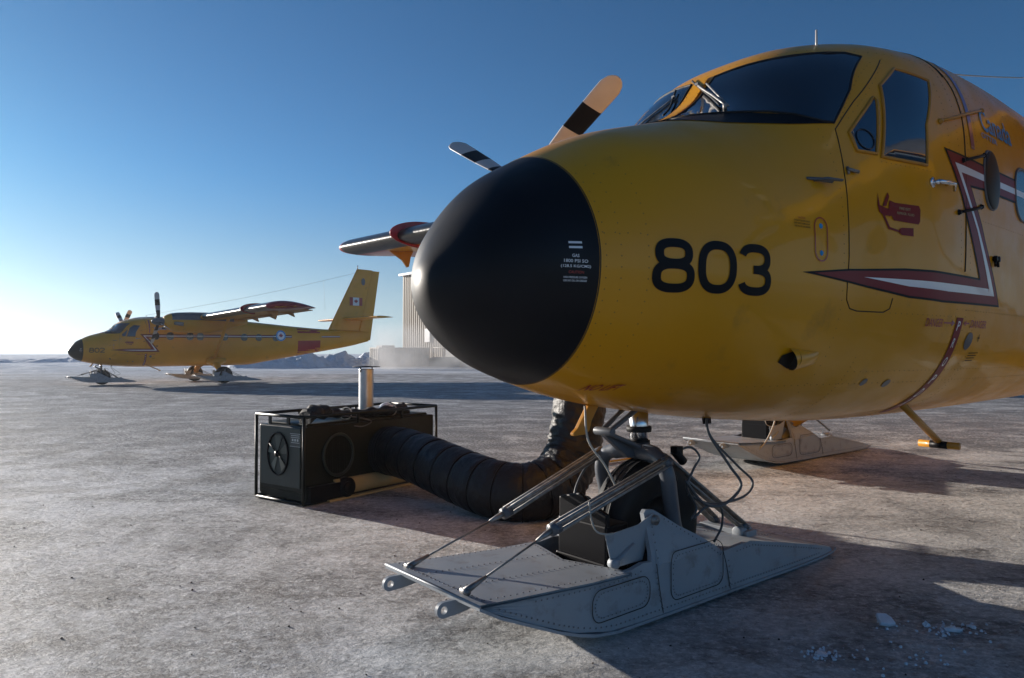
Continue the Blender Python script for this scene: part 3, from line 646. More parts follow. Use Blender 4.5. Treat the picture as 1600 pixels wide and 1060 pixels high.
    for s_ in (-1, 1):
        rr = fin((13.05, 14.45, 0), (13.25, 14.30, s_*3.15), .11, 'y'); b.grid(rr, True); b.add(rr[-1], [tuple(range(len(rr[-1])))])
    b.build('tailplane', 'yellow', root)
    def flagp(xa, xb, m_, nm, poly=None, d=-.095):
        b = MB(); P_ = poly or [(xa, 4.05), (xb, 4.05), (xb, 4.50), (xa, 4.50)]; b.prism(P_, d-.004, d+.004); b.build(nm, m_, root)
    flagp(13.45, 14.25, 'white', 'fin_flag'); flagp(13.45, 13.65, 'red', 'fin_flag_bar', d=-.101); flagp(14.05, 14.25, 'red', 'fin_flag_bar', d=-.101)
    flagp(0, 0, 'red', 'fin_flag_leaf', [(13.85+a*.14, 4.26+c*.16) for a, c in leaf], -.101)
    b = MB(); pts_ = sup(14.32, 5.42, .12, .2, 2.2, 20); b.prism(pts_, -.085, -.078); b.build('fin_crest', 'darkgrey', root)
    b = MB(); b.tube([(3.05, 0, 2.97), (3.05, 0, 3.1)], .012, 6); b.tube([(3.05+(13.9-3.05)*i/14, 0, 3.1+(5.9-3.1)*i/14-.12*math.sin(PI*i/14)) for i in range(15)], .006, 5)
    b.tube([(11.9, 0, 5.32), (12.0, 0, 3.7)], .004, 5); b.build('aerial_wire', 'cablelight', root)
    # --- nose gear
    b = MB(); b.tube([(1.26, 0, .90), (1.26, 0, .725)], .046, 24); strut = b.build('shock_strut', 'chrome', root)
    b = MB(); b.lathe([(.046, .785), (.060, .785), (.063, .80), (.060, .812), (.046, .812)], (1.26, 0, 0), 'Z', 24); b.lathe([(.046, .735), (.054, .735), (.054, .743), (.046, .743)], (1.26, 0, 0), 'Z', 24); b.build('strut_seal', 'rubber', strut)
    b = MB()
    b.tube([(1.26, 0, .732), (1.26, 0, .69), (1.265, 0, .665)], [.054, .06, .045], 20)
    for sg in (-1, 1):
        b.tube(bez([(1.25, sg*.0, .695), (1.235, sg*.09, .69), (1.215, sg*.17, .665), (1.215, sg*.205, .60), (1.235, sg*.205, .50), (1.27, sg*.20, .36), (1.31, sg*.20, .31)], 5), [.042]*8+[.036]*23, 16)
    fork = b.build('gear_fork', 'darkgrey', root)
    b = MB()
    for s_ in (-.04, .04):
        b.tube([(1.20, s_, .90), (1.02, s_*.6, .805)], .013, 8); b.tube([(1.0, s_*.8, .80), (1.24, s_*1.2, .705)], [.010, .014], 8)
    b.tube([(1.01, -.055, .803), (1.01, .055, .803)], .02, 12); b.prism([(1.02, .815), (1.0, .785), (1.16, .67), (1.24, .665), (1.24, .70)], -.016, .016)
    b.build('torque_link', 'darkgrey', root, bevel=.004)
    b = MB(); R0 = .325; prof = []
    for i in range(25):
        a = -PI*.5+PI*i/24; prof.append((R0-.085+.085*abs(math.cos(a))**.75, .105*math.copysign(abs(math.sin(a))**.8, math.sin(a))))
    prof = [(.16, -.085)]+prof+[(.16, .085)]
    b.lathe(prof, (1.31, 0, .33), 'Y', 56)
    for s_ in (-.035, 0, .035): b.lathe([(R0-.001, s_-.004), (R0+.003, s_-.003), (R0+.003, s_+.003), (R0-.001, s_+.004)], (1.31, 0, .33), 'Y', 56)
    ty = b.build('nose_wheel', 'rubber', root)
    b = MB(); b.lathe([(.165, -.08), (.15, -.095), (.135, -.06), (.06, -.05), (.05, -.09), (0, -.09)], (1.31, 0, .33), 'Y', 32); b.lathe([(.165, .08), (.15, .095), (.135, .06), (.06, .05), (.05, .09), (0, .09)], (1.31, 0, .33), 'Y', 32); b.build('wheel_rim', 'black', ty)
    # bungee struts: paired shock tubes with end fittings and a cable to the ski tip
    def bungee(top_, bot_, tip_, nm='bungee_strut', rad=.0085):
        A, B_ = Vector(top_), Vector(bot_); d = (B_-A).normalized(); u = d.cross(Vector((0, 1, 0))).normalized(); v = Vector((0, 1, 0))
        b = MB()
        for du, dv in ((.015, .012), (.015, -.012), (-.015, .012), (-.015, -.012)): b.tube([A+u*du+v*dv, B_+u*du+v*dv], rad, 10)
        st = b.build(nm, 'steel', root)
        for q in (A, B_): b = MB(); b.tube([q-d*.022, q+d*.022], .026, 14); b.tube([q-v*.028, q+v*.028], .013, 12); b.build('end_fitting', 'darkgrey', st)
        if tip_:
            T_ = Vector(tip_); b = MB(); e = (T_-B_).normalized(); b.tube([B_, B_+e*.05, B_+e*.10], [.014, .012, .006], 10); b.tube([B_+e*.08, T_-e*.08], .0045, 8); b.tube([T_-e*.10, T_-e*.03, T_], [.006, .012, .014], 10); b.tube([T_-v*.02, T_+v*.02], .012, 10)
            b.build('trim_cable', 'steel', st)
        return st
    bungee((1.20, -.21, .665), (.486, -.215, .477), (.06, -.20, .318))
    bungee((1.20, .21, .665), (.594, .215, .451), (.085, .22, .305))
    bungee((1.40, -.05, .64), (2.02, -.10, .22), None); bungee((1.42, .05, .64), (2.04, .10, .22), None)
    # hydraulic lines
    for pts_, r_, m_ in (
        ([(1.62, -.14, .86), (1.60, -.17, .76), (1.70, -.22, .60), (1.74, -.26, .50), (1.62, -.24, .42), (1.48, -.22, .44), (1.36, -.2, .56)], .0075, 'cable'),
        ([(1.64, -.12, .86), (1.66, -.14, .74), (1.86, -.16, .58), (1.98, -.18, .48), (1.86, -.2, .42), (1.58, -.2, .42), (1.42, -.17, .48)], .0065, 'cable'),
        ([(1.36, -.14, .69), (1.44, -.17, .71), (1.50, -.18, .66), (1.45, -.18, .60), (1.40, -.18, .52), (1.46, -.19, .42), (1.40, -.2, .37)], .006, 'cable'),
        ([(1.42, -.2, .37), (1.50, -.22, .42), (1.62, -.22, .40), (1.66, -.2, .30), (1.62, -.18, .22)], .006, 'cable'),
        ([(1.22, .2, .66), (1.12, .22, .60), (1.02, .2, .50), (.98, .16, .40)], .006, 'cable'),
        ([(.86, -.02, .93), (.85, -.05, .78), (.93, -.08, .66), (.98, -.10, .56)], .005, 'cablelight')):
        b = MB(); b.tube(bez(pts_, 8), r_, 8); b.build('hydraulic_line', m_, root)
    b = MB(); b.tube([(1.62, -.13, .87), (1.62, -.14, .81)], .018, 12); b.tube([(1.645, -.13, .87), (1.65, -.13, .81)], .016, 12); b.build('line_fitting', 'black', root); b = MB(); b.tube([(1.34, -.15, .70), (1.40, -.16, .64)], .022, 12); b.box((1.36, -.15, .70), (.05, .04, .04)); b.tube([(1.33, -.13, .64), (1.36, -.14, .55)], .015, 10); b.build('line_fitting', 'black', root, bevel=.003)
    # --- skis
    def ski(dx, cy, nm, wd=.62, L_=1.0):
        sk = empty(nm, (dx, cy, 0)); sk.parent = root; tag(sk)
        X = lambda x: x*L_
        y0 = wd/2
        keel = [(.035,.297),(.13,.245),(.28,.18),(.42,.12),(.52,.085),(.62,.058),(.74,.042),(1.1,.036),(1.6,.030),(2.2,.022),(2.47,.022),(2.60,.032),(2.635,.045)]
        # bottom runner plate
        b = MB(); rows = [[(X(x), y, z) for y in (-y0-.008, 0, y0+.008)]+[(X(x), y, z-.012) for y in (y0+.008, 0, -y0-.008)] for x, z in keel]
        b.grid(rows, closed=True, smooth=False); b.add(rows[0], [tuple(range(6))]); b.add(rows[-1], [tuple(range(6))]); b.build('runner_plate', 'grey', sk)
        # side shells
        for sg in (-1, 1):
            topl = [(.04,.300),(.10,.290),(.30,.276),(.5,.264),(.70,.254),(.86,.262),(.93,.272),(.985,.268),(1.00,.30),(1.03,.455),(1.05,.468),(1.10,.462),(1.13,.445),(1.24,.375),(1.36,.315),(1.46,.255),(1.52,.218),(1.62,.222),(1.76,.228),(2.0,.180),(2.3,.118),(2.5,.075),(2.60,.05)]
            b = MB(); rr = []
            for x, z in topl:
                kz = None
                for i in range(len(keel)-1):
                    if keel[i][0] <= x <= keel[i+1][0]+1e-6: f_ = (x-keel[i][0])/(keel[i+1][0]-keel[i][0]); kz = keel[i][1]+(keel[i+1][1]-keel[i][1])*f_
                if kz is None: kz = .297
                z = max(z, kz+.004); col_ = []
                for j in range(7):
                    f_ = j/6; zz = kz+(z-kz)*f_; inn = max(0, zz-.26)*.42+.012*f_; col_.append((X(x), sg*(y0-inn), zz))
                rr.append(col_)
            n_ = len(rr); th_ = .022
            b.grid(rr, smooth=False); b.grid([[(a, c-sg*th_, d) for a, c, d in r_] for r_ in rr], smooth=False); b.grid([[r_[-1], (r_[-1][0], r_[-1][1]-sg*th_, r_[-1][2])] for r_ in rr], smooth=False)
            def on(x, z): inn = max(0, z-.26)*.42; return Vector((X(x), sg*(y0-inn+.0008), z))
            # rivets along edges and panels
            def riv(path, st=.026, r_=.0042):
                acc = 0
                for i in range(len(path)-1):
                    a, c = Vector(path[i]), Vector(path[i+1]); l = (c-a).length; k_ = max(1, int(l/st))
                    for j in range(k_): q = a+(c-a)*j/k_; b.dome(on(q.x, q.y), r_, (0, sg, 0), .5, 6, 1)
            riv([(x, z+.022) for x, z in keel[1:-2]]); riv([(x, z-.018) for x, z in topl[2:7]]); riv([(x, z-.018) for x, z in topl[-6:-1]]); riv([(1.02,.28),(1.05,.43)]); riv([(1.14,.42),(1.50,.20)]); riv([(1.035, .07), (.99, .25)]); riv([(1.56,.06),(1.545,.20)])
            for x0, x1, z0, z1 in ((.60,.955,.095,.225), (1.10,1.50,.075,.285)):
                rp = rrect(x0, x1, z0, z1, .05)
                riv([(a+(.016 if a < (x0+x1)/2 else -.016), c+(.016 if c < (z0+z1)/2 else -.016)) for a, c in rp], .024, .0036); b.tube([on(a, c) for a, c in rp], .0018, 5, 2, closed=True)
            b.tube([on(1.0, .26), on(1.02, .15), on(1.045, .04)], .0018, 5, 2); b.tube([on(1.50, .23), on(1.53, .15), on(1.56, .035)], .0018, 5, 2)
            b.build('side_shell', ['grey', 'rivet', 'seam'], sk, normals=True)
            b = MB(); b.tube([on(1.075, .425)-Vector((0, sg*.03, 0)), on(1.075, .425)+Vector((0, sg*.012, 0))], .022, 18); b.tube([on(1.075, .425), on(1.075, .425)+Vector((0, sg*.02, 0))], .012, 6); b.build('pivot_bolt', 'steel', sk)
        # front deck with rivet rows
        b = MB(); fr = [(.04,.302),(.2,.290),(.4,.277),(.6,.263),(.74,.256)]
        b.grid([[(X(x+(.10*abs(y)/y0 if x > .7 else 0)), y, z+.004*(1-(y/y0)**2)) for y in [y0*(-1+2*j/8) for j in range(9)]] for x, z in fr])
        b.grid([[(X(x+(.10*abs(y)/y0 if x > .7 else 0)), y, z-.012) for y in [y0*(-1+2*j/8) for j in range(9)]] for x, z in fr])
        b.grid([[(X(.74+.10*abs(y)/y0), y, zz) for y in [y0*(-1+2*j/8) for j in range(9)]] for zz in (.256, .244)])
        def dk(x, y):
            for i in range(len(fr)-1):
                if x <= fr[i+1][0] or i == len(fr)-2: return Vector((X(x), y, fr[i][1]+(fr[i+1][1]-fr[i][1])*(x-fr[i][0])/(fr[i+1][0]-fr[i][0])+.005))
        for yy in (-y0+.025, -y0*.33, y0*.33, y0-.025):
            x = .08
            while x < .80: b.dome(dk(x, yy), .0045, (0, 0, 1), .5, 6, 1); x += .03
        for j in range(20): yy = y0*(-.9+1.8*j/19); b.dome(dk(.72+.10*abs(yy)/y0, yy), .0045, (0, 0, 1), .5, 6, 1); b.dome(dk(.075, yy), .0045, (0, 0, 1), .5, 6, 1)
        b.build('front_deck', ['grey', 'rivet'], sk)
        b = MB(); b.tube([(X(.036), -y0-.01, .300), (X(.036), y0+.01, .300)], .005, 8); b.build('bow_lip', 'grey', sk)
        # rear deck
        b = MB(); rd = [(1.60,.17),(1.78,.218),(2.0,.176),(2.3,.113),(2.5,.071),(2.62,.046)]
        b.grid([[(X(x), y, z) for y in [y0*(-.96+1.92*j/6) for j in range(7)]] for x, z in rd])
        for yy in (-y0+.03, 0, y0-.03):
            x = 1.8
            while x < 2.5:
                for i in range(len(rd)-1):
                    if rd[i][0] <= x <= rd[i+1][0]: b.dome((X(x), yy, rd[i][1]+(rd[i+1][1]-rd[i][1])*(x-rd[i][0])/(rd[i+1][0]-rd[i][0])+.001), .0045, (0, 0, 1), .5, 6, 1)
                x += .032
        b.build('rear_deck', ['grey', 'rivet'], sk)
        b = MB(); b.tube([(X(1.85), .13, .215), (X(2.25), .16, .145)], .01, 8); b.tube([(X(1.95), -.1, .20), (X(2.06), -.1, .20)], .03, 12); b.box((X(2.02), 0, .19), (.10, .3, .035)); b.build('tail_bracket', 'grey', sk, bevel=.006)
        # tow lugs under the bow
        for yy in (-.17, .20):
            b = MB(); n_ = 20; hole = [(X(-.015)+.014*math.cos(2*PI*j/n_), .262+.014*math.sin(2*PI*j/n_)) for j in range(n_)]
            out = []
            for j in range(n_):
                a = 2*PI*j/n_; c, s_ = math.cos(a), math.sin(a); out.append((X(-.015)+.030*c if c < 0 else X(-.015)+.16*c**1.0, .262+.028*s_))
            for k_ in range(2): b.add([(p_[0], yy+(-.008 if k_ == 0 else .008), p_[1]) for p_ in hole+out], [(j, (j+1) % n_, (j+1) % n_+n_, j+n_) for j in range(n_)], 0, False)
            b.add([(p_[0], yy+s_, p_[1]) for s_ in (-.008, .008) for p_ in out], [(j, (j+1) % n_, (j+1) % n_+n_, j+n_) for j in range(n_)]); b.add([(p_[0], yy+s_, p_[1]) for s_ in (-.008, .008) for p_ in hole], [(j, (j+1) % n_, (j+1) % n_+n_, j+n_) for j in range(n_)])
            b.build('tow_lug', 'grey', sk)
        # wheel well: pale guide plates, black mud guard, diagonal brace
        b = MB()
        for sg in (-1,):
            b.prism([(.80,.262),(.755,.412),(.80,.408),(.97,.420),(1.075,.458),(.995,.262)], -.238, -.232)
        b.build('guide_plate', 'grey', sk, bevel=.002)
        b = MB(); b.tube(bez([(.66, -.236, .56), (.672, -.236, .49), (.70, -.238, .435), (.755, -.24, .414), (.80, -.24, .410)], 6), .004, 6); b.build('edge_piping', 'cablelight', sk)
        b = MB(); b.box((.93, 0, .30), (.15, .30, .22)); b.prism([(-.15, .40), (.15, .40), (.15, .50), (.10, .515), (.02, .535), (-.04, .50), (-.15, .46)], .86, .885, plane='yz'); b.box((.853, 0, .235), (.02, .31, .03)); b.build('mud_guard', 'black', sk, bevel=.008)
        b = MB(); b.tube([(.80, -.245, .285), (.93, -.24, .345)], [.016, .010], 10, flat=.5); b.tube([(.80, -.262, .285), (.80, -.225, .285)], .02, 14); b.build('side_brace', 'grey', sk)
        b = MB(); b.grid([[(X(.74)+.02*math.sin(PI*i/8), y, .10+.15*i/8) for y in (-.28, -.1, .1, .28)] for i in range(9)]); b.grid([[(x, y, .062) for y in (-.27, .27)] for x in (.75, 1.6)]); b.build('well_floor', 'steel', sk)
        return sk
    ski(0, 0, 'nose_ski')
    for sg in (-1, 1):
        ski(4.55, sg*1.86, 'main_ski', .62, 1.13)
        b = MB(); prof = []
        for i in range(25):
            a = -PI*.5+PI*i/24; prof.append((.39-.11+.11*abs(math.cos(a))**.75, .14*math.copysign(abs(math.sin(a))**.8, math.sin(a))))
        b.lathe([(.16, -.11)]+prof+[(.16, .11)], (5.85, sg*1.86, .38), 'Y', 48); ty = b.build('main_wheel', 'rubber', root)
        b = MB()
        for s2 in (-1, 1): b.lathe([(.175, s2*.11), (.16, s2*.12), (.14, s2*.08), (.05, s2*.07), (0, s2*.1)], (5.85, sg*1.86, .38), 'Y', 28)
        b.build('wheel_rim', 'darkgrey', ty)
        b = MB(); b.tube([(5.8, sg*.75, 1.0), (5.8, sg*1.2, .80), (5.83, sg*1.62, .48), (5.85, sg*1.72, .38)], [.20, .15, .10, .07], 18, flat=1); b.build('gear_leg', 'yellow', root)
        b = MB(); b.tube([(5.45, sg*.80, 1.05), (5.8, sg*.98, .95), (6.3, sg*.85, 1.05)], [.12, .26, .10], 18); b.build('gear_fairing', 'yellow', root)
        b = MB()
        for yy in (-.2, .2):
            b.tube([(5.95, sg*1.86+yy, .62), (6.7, sg*1.86+yy, .27)], .012, 8); b.tube([(5.82, sg*1.86+yy, .38), (5.82, sg*1.86+yy, .66)], .03, 8)
        b.build('rigging_strut', 'steel', root)
        b = MB(); b.tube(bez([(5.2, sg*1.86-.33, .62), (5.22, sg*1.86-.35, .50), (5.12, sg*1.86-.33, .32), (5.0, sg*1.86-.30, .20)], 6), .008, 6); b.build('safety_cable', 'cablelight', root)
    return root
def densify(poly, st):
    out = []; n = len(poly)
    for i in range(n):
        a, b = Vector(poly[i]), Vector(poly[(i+1) % n]) if i < n-1 or (Vector(poly[0])-Vector(poly[-1])).length < 1 and len(poly) < 15 and poly[0][0] != 2.30 and poly[0][0] != 2.80 else Vector(poly[i])
        k = max(1, int((b-a).length/st))
        for j in range(k): q = a+(b-a)*j/k; out.append((q.x, q.y))
    return out
def rrect(x0, x1, z0, z1, r, k=5):
    out = []
    for cx, cz, a0 in ((x1-r, z1-r, 0), (x0+r, z1-r, 90), (x0+r, z0+r, 180), (x1-r, z0+r, 270)):
        for i in range(k+1): a = R(a0+90*i/k); out.append((cx+r*math.cos(a), cz+r*math.sin(a)))
    return out
PROP_A = (30, 75)
def digits(root, s):
    b = [digit(s[0], .672, .845, 1.400, 1.607, .034), digit(s[1], .858, 1.037, 1.402, 1.608, .034), digit(s[2], 1.046, 1.224, 1.400, 1.608, .034)]
    for ps in b:
        decal('tail_number', ps, 'black', root, side, .05, .003)
def copy_tree(o, parent=None):
    c = o.copy(); C.objects.link(c); c.parent = parent
    for ch in list(o.children): copy_tree(ch, c)
    return c
near = build_plane()
far_ = copy_tree(near)
digits(near, '803'); digits(far_, '802')
near.location = (-.342, 2.627, 0); near.rotation_euler.z = .699
far_.location = (-18.834, 29.634, -.189); far_.rotation_euler.z = .761
G_ = 'yellow ski planes parked on the apron'
tag(near, 'huge yellow ski plane numbered 803 with black nose cone, filling the right foreground', 'airplane', G_)
tag(far_, 'distant yellow ski plane numbered 802, parked at left with its whole side in view', 'airplane', G_)
for ch in far_.children:
    if ch.name.startswith('nose_ski') or ch.name.startswith('main_ski'): ch.location.z += .09

# ------------------------------------------------------------------ portable heater (local: x along its long side away from camera, y to the back, z up)
HF, HR = Vector((-1.584, 5.334, 0)), Vector((-.706, 6.559, 0))
hx = (HR-HF).normalized(); HA = math.atan2(hx.y, hx.x); LH, WH, HH = 1.50, .60, .68
heater = empty('portable_heater', HF, HA)
tag(heater, 'dark green boxy portable heater in a tubular frame with a metal chimney', 'heater')
b = MB(); b.box((LH/2+.0, WH/2, .345), (LH-.03, WH-.036, .51)); b.build('housing', 'green', heater, bevel=.012); DX = -.031
b = MB()   # lower body with curved tank sill
b.prism([(.02, .03), (.0, .06), (.0, .14), (.03, .16), (WH-.03, .16), (WH, .14), (WH, .06), (WH-.02, .03)], .03, LH-.03, plane='yz'); b.build('lower_tray', 'green', heater, bevel=.006)
b = MB(); b.box((LH/2, WH/2, .605), (LH-.14, WH-.10, .03)); b.box((LH*.62, WH*.5, .63), (.7, .36, .04)); b.build('lid', 'green', heater, bevel=.008)
b = MB()
for x in (.0, LH):
    for y in (0, WH): b.tube([(x, y, .02), (x, y, HH)], .013, 8)
for y in (0, WH): b.tube([(0, y, HH), (LH, y, HH)], .013, 8); b.tube([(0, y, .02), (LH, y, .02)], .016, 8)
for x in (0, LH): b.tube([(x, 0, HH), (x, WH, HH)], .013, 8); b.tube([(x, 0, .02), (x, WH, .02)], .013, 8)
for x in (LH*.36, LH*.7):
    for y in (0, WH): b.tube([(x, y, .60), (x, y, HH)], .012, 8)
for y in (.19, .42): b.box((0, y, .65), (.012, .03, .08))
for x in (.45, .95): b.prism([(x-.05, HH), (x+.05, HH), (x+.02, HH-.07), (x-.02, HH-.07)], WH-.008, WH+.008)
b.build('carry_frame', mat('frame_paint', (.006, .009, .008), .45, spec=.3), heater)
# end panel with fan
b = MB(); b.box((.011, WH/2, .36), (.014, WH-.10, .46)); ep = b.build('end_panel', 'greenface', heater, bevel=.004)
b = MB(); b.tube([(.03+DX, WH/2+.02+.135*math.cos(a)*.95, .38+.165*math.sin(a)) for a in [2*PI*i/40 for i in range(40)]], .008, 8, closed=True)
for i in range(3): a = R(90*i+30); b.tube([(.027+DX, WH/2+.02, .38), (.027+DX, WH/2+.02+.13*math.cos(a), .38+.16*math.sin(a))], .004, 6)
b.lathe([(0, -.02), (.022, -.018), (.026, 0)], (.03+DX, WH/2+.02, .38), 'X', 16); fan = b.build('fan_guard', 'black', ep)
b = MB()
for i in range(5):
    a = R(72*i+20); P0 = Vector((.036+DX, WH/2+.02, .38)); pts_ = []
    b.add([P0+Vector((-.006, .02*math.cos(a-.5), .02*math.sin(a-.5))), P0+Vector((-.008, .12*math.cos(a-.32), .148*math.sin(a-.32))), P0+Vector((-.002, .12*math.cos(a+.22), .148*math.sin(a+.22))), P0+Vector((0, .02*math.cos(a+.5), .02*math.sin(a+.5)))], [(0, 1, 2, 3)])
b.build('fan_blades', mat('fan_metal', (.09, .10, .085), .4, .3), ep)
b = MB(); b.box((.034+DX, .105, .50), (.004, .13, .10)); pl_ = b.build('data_plate', mat('plate_dark', (.05, .055, .05), .4), ep)
b = MB()
for z in (.535, .52, .48): b.box((.0315+DX, .105, z), (.0015, .10, .004))
for y in (.075, .105, .135): b.box((.0315+DX, y, .50), (.0015, .018, .018))
for a, c, d_, e in ((.105, .549, .126, .003), (.105, .451, .126, .003)): b.box((.0315+DX, a, c), (.0015, d_, e))
b.build('plate_lettering', mat('plate_marks', (.5, .52, .5), .5), pl_)
# long side: round hatch, panel seams, hose collar, drum filter, tank
b = MB(); b.lathe([(0, 0), (.125, 0), (.15, .012), (.16, .03)], (.34, .0, .36), 'Y', 40); b.v = [(x, .03-(y)*.9+.0, z) for x, y, z in b.v]
b.tube([(.34+.15*math.cos(a), .0, .36+.165*math.sin(a)) for a in [2*PI*i/40 for i in range(40)]], .010, 8, closed=True); b.build('round_hatch', 'greenface', heater)
b = MB()
for i in range(9): x = .245+.024*i; hh_ = .15*math.sqrt(max(0, 1-((x-.34)/.135)**2)); b.tube([(x, .012, .36-hh_), (x, .012, .36+hh_)], .003, 5)
b.build('hatch_grille', 'black', heater)
b = MB()
for x in (.13, .55, 1.2): b.box((x, .028, .35), (.012, .006, .46))
b.box((.75, .028, .14), (1.4, .006, .014)); b.build('panel_ribs', 'black', heater)
b = MB(); b.tube([(.40, .03, .095), (.40, -.045, .095)], .078, 22); b.tube([(.40, -.045, .095), (.40, -.06, .095)], .05, 20); b.box((.21, .0, .085), (.34, .07, .12)); b.build('tank_cap', 'black', heater)
b = MB(); rows = []
for x in (.30, .305, 1.33, 1.35):
    rows.append([(x, .02-.055*math.sin(a), .095+.068*math.cos(a)) for a in [2*PI*j/20 for j in range(20)]])
b.grid(rows, True); b.add(rows[0], [tuple(range(20))]); b.add(rows[-1], [tuple(range(20))]); b.build('fuel_tank', 'cream', heater)
b = MB(); b.box((.84, -.01, .012), (1.25, .07, .018)); b.build('skid_runner', 'cream', heater, bevel=.003)
b = MB(); b.box((1.33, .024, .40), (.10, .008, .08)); b.build('label_plate', mat('label_grey', (.12, .13, .13), .5), heater)
# chimney
b = MB(); prof = []
for i in range(61): prof.append((.064+(.003 if i % 2 else -.001), .62+i*.0068))
b.lathe(prof, (.96, .36, 0), 'Z', 40); b.lathe([(.074, .62), (.074, .64), (.064, .64)], (.96, .36, 0), 'Z', 40); ch = b.build('chimney_pipe', 'pipe', heater)
b = MB(); b.lathe([(0, 1.045), (.125, 1.045), (.125, 1.05), (0, 1.056)], (.96, .36, 0), 'Z', 40); b.tube([(1.03, .36, 1.0), (1.03, .36, 1.05)], .005, 6); b.tube([(.89, .36, 1.0), (.89, .36, 1.05)], .005, 6); b.build('rain_cap', 'rubber', ch)
# black cover bundled on the lid, tied with cords
tarp = MB(); rng = random.Random(4)
path = [(.10, .12, .66), (.16, .10, .70), (.26, .10, .705), (.36, .16, .69), (.5, .18, .665), (.7, .14, .66), (.9, .10, .665), (1.1, .12, .67), (1.28, .22, .675)]
P_ = bez(path, 8); rr = []
for i, q in enumerate(P_):
    base = .055+.012*math.sin(i*.9)+(.03 if i < 18 else 0)
    rr.append([q+Vector((0, math.cos(a), .62*math.sin(a)))*(base*(1+.28*noise.noise(Vector((i*.35, a*1.3, 1))))) for a in [2*PI*j/18 for j in range(18)]])
tarp.grid(rr, True); tarp.add(rr[0], [tuple(range(18))]); tarp.add(rr[-1], [tuple(range(18))])
o = tarp.build('rolled_cover', 'bag'); o.location = HF; o.rotation_euler.z = HA
tag(o, 'black cloth cover rolled up and tied on top of the green heater', 'cover')
for x, y in ((.55, .16), (1.02, .11)):
    b = MB(); b.tube([(x+.01*math.sin(a), y+.072*math.cos(a), .665+.05*math.sin(a)) for a in [2*PI*i/20 for i in range(20)]], .005, 6, closed=True); b.build('tie_cord', 'cablelight', o)
b = MB(); b.tube(bez([(.42, .05, .66), (.55, .0, .64), (.68, -.01, .60), (.60, .0, .565), (.50, .0, .575)], 8), .005, 6); b.build('loose_cord', 'cable', o)
b = MB(); b.lathe([(0, -.02), (.07, -.015), (.075, 0), (.05, .03), (0, .035)], (0, 0, 0), 'Z', 24)
for i, (x, y, z) in enumerate([(0, 0, 0)]): pass
o = b.build('white_cap', 'white'); o.location = HF+hx*1.27+Vector((-hx.y, hx.x, 0))*.42+Vector((0, 0, .645)); o.rotation_euler = (.9, .2, 0)
tag(o, 'small white cap lying at the far corner of the heater top', 'cap')
# flexible duct
dpts = [(-1.13, 6.08, .33), (-.97, 5.96, .335), (-.78, 5.76, .315), (-.55, 5.48, .275), (-.35, 5.25, .235), (-.15, 5.05, .20), (.04, 4.95, .185), (.20, 4.99, .195), (.34, 5.12, .25), (.43, 5.24, .37), (.485, 5.31, .56), (.525, 5.36, .85), (.56, 5.40, 1.15), (.66, 5.5, 1.5)]
P_ = bez(dpts, 16); K = len(P_); b = MB(); rr = []
up = Vector((0, 0, 1)); U = None
for i in range(K):
    T = (P_[min(i+1, K-1)]-P_[max(i-1, 0)]).normalized()
    if U is None: U = (up-T*up.dot(T)).normalized()
    U = (U-T*U.dot(T)).normalized(); V = T.cross(U); f_ = i/K
    ribs = (i % 11 == 0); base = .205 if f_ < .7 else .195
    base *= .965 if ribs else 1.0+.012*math.sin((i % 11)/11*PI)
    wr = .012 if f_ < .45 else .012+.036*min(1, (f_-.45)/.15)
    if i < 10: base *= (.97+.03*math.sin(i*2.0))
    row = []
    for j in range(44):
        a = 2*PI*j/44; n_ = noise.noise(Vector((i*.42+math.sin(a)*1.2, math.cos(a)*3.0, math.sin(a)*3.0))); n2 = abs(noise.noise(Vector((i*.10+5, math.cos(a)*1.5+i*.03, math.sin(a)*1.5))))
        q = P_[i]+(U*math.cos(a)+V*math.sin(a))*base*(1+wr*(n_*2.0-n2*1.2+.55)); q.z = max(q.z, .004+.0*a); row.append(q)
    rr.append(row)
b.grid(rr, True); b.add(rr[-1], [tuple(range(44))]); b.add(rr[0], [tuple(range(44))]); duct = b.build('heating_duct', 'duct')
tag(duct, 'fat black ribbed air duct curving from the heater up behind the big plane', 'duct')
for i in range(0, K, 11):
    if i in (0,) or i > K*.62: continue
    T = (P_[min(i+1, K-1)]-P_[max(i-1, 0)]).normalized(); U_ = (up-T*up.dot(T)).normalized(); V_ = T.cross(U_)
    bb = MB(); bb.tube([P_[i]+(U_*math.cos(a)+V_*math.sin(a))*.2035 for a in [2*PI*j/40 for j in range(40)]], .006, 6, closed=True); bb.build('duct_hoop', 'black', duct)
bb = MB(); c_ = Vector((.527, 5.365, .90)); bb.tube([c_+Vector((.188*math.cos(a), .188*math.sin(a), 0)) for a in [2*PI*j/40 for j in range(40)]], .008, 6, closed=True); bb.build('duct_strap', 'cord', duct)
# yellow cord on the snow
def cord(name, pts, r, m, label, cat, k=10):
    b = MB(); b.tube([q if q.z > .05 else Vector((q.x, q.y, max(q.z, gz(q.x, q.y)+r+.004))) for q in bez(pts, k)], r, 8); o = b.build(name, m); tag(o, label, cat); return o
cord('extension_cord', [(-.62, 6.9, .01), (-.45, 7.35, .01), (-.30, 7.0, .01), (-.18, 6.8, .01), (-.26, 6.6, .01), (-.36, 6.75, .01), (-.1, 7.2, .01), (.2, 7.3, .01), (.45, 7.0, .01), (.8, 7.3, .01), (1.15, 7.6, .01), (1.5, 7.9, .01)], .010, 'cord', 'thin yellow cord snaking over the snow behind the duct', 'cord')
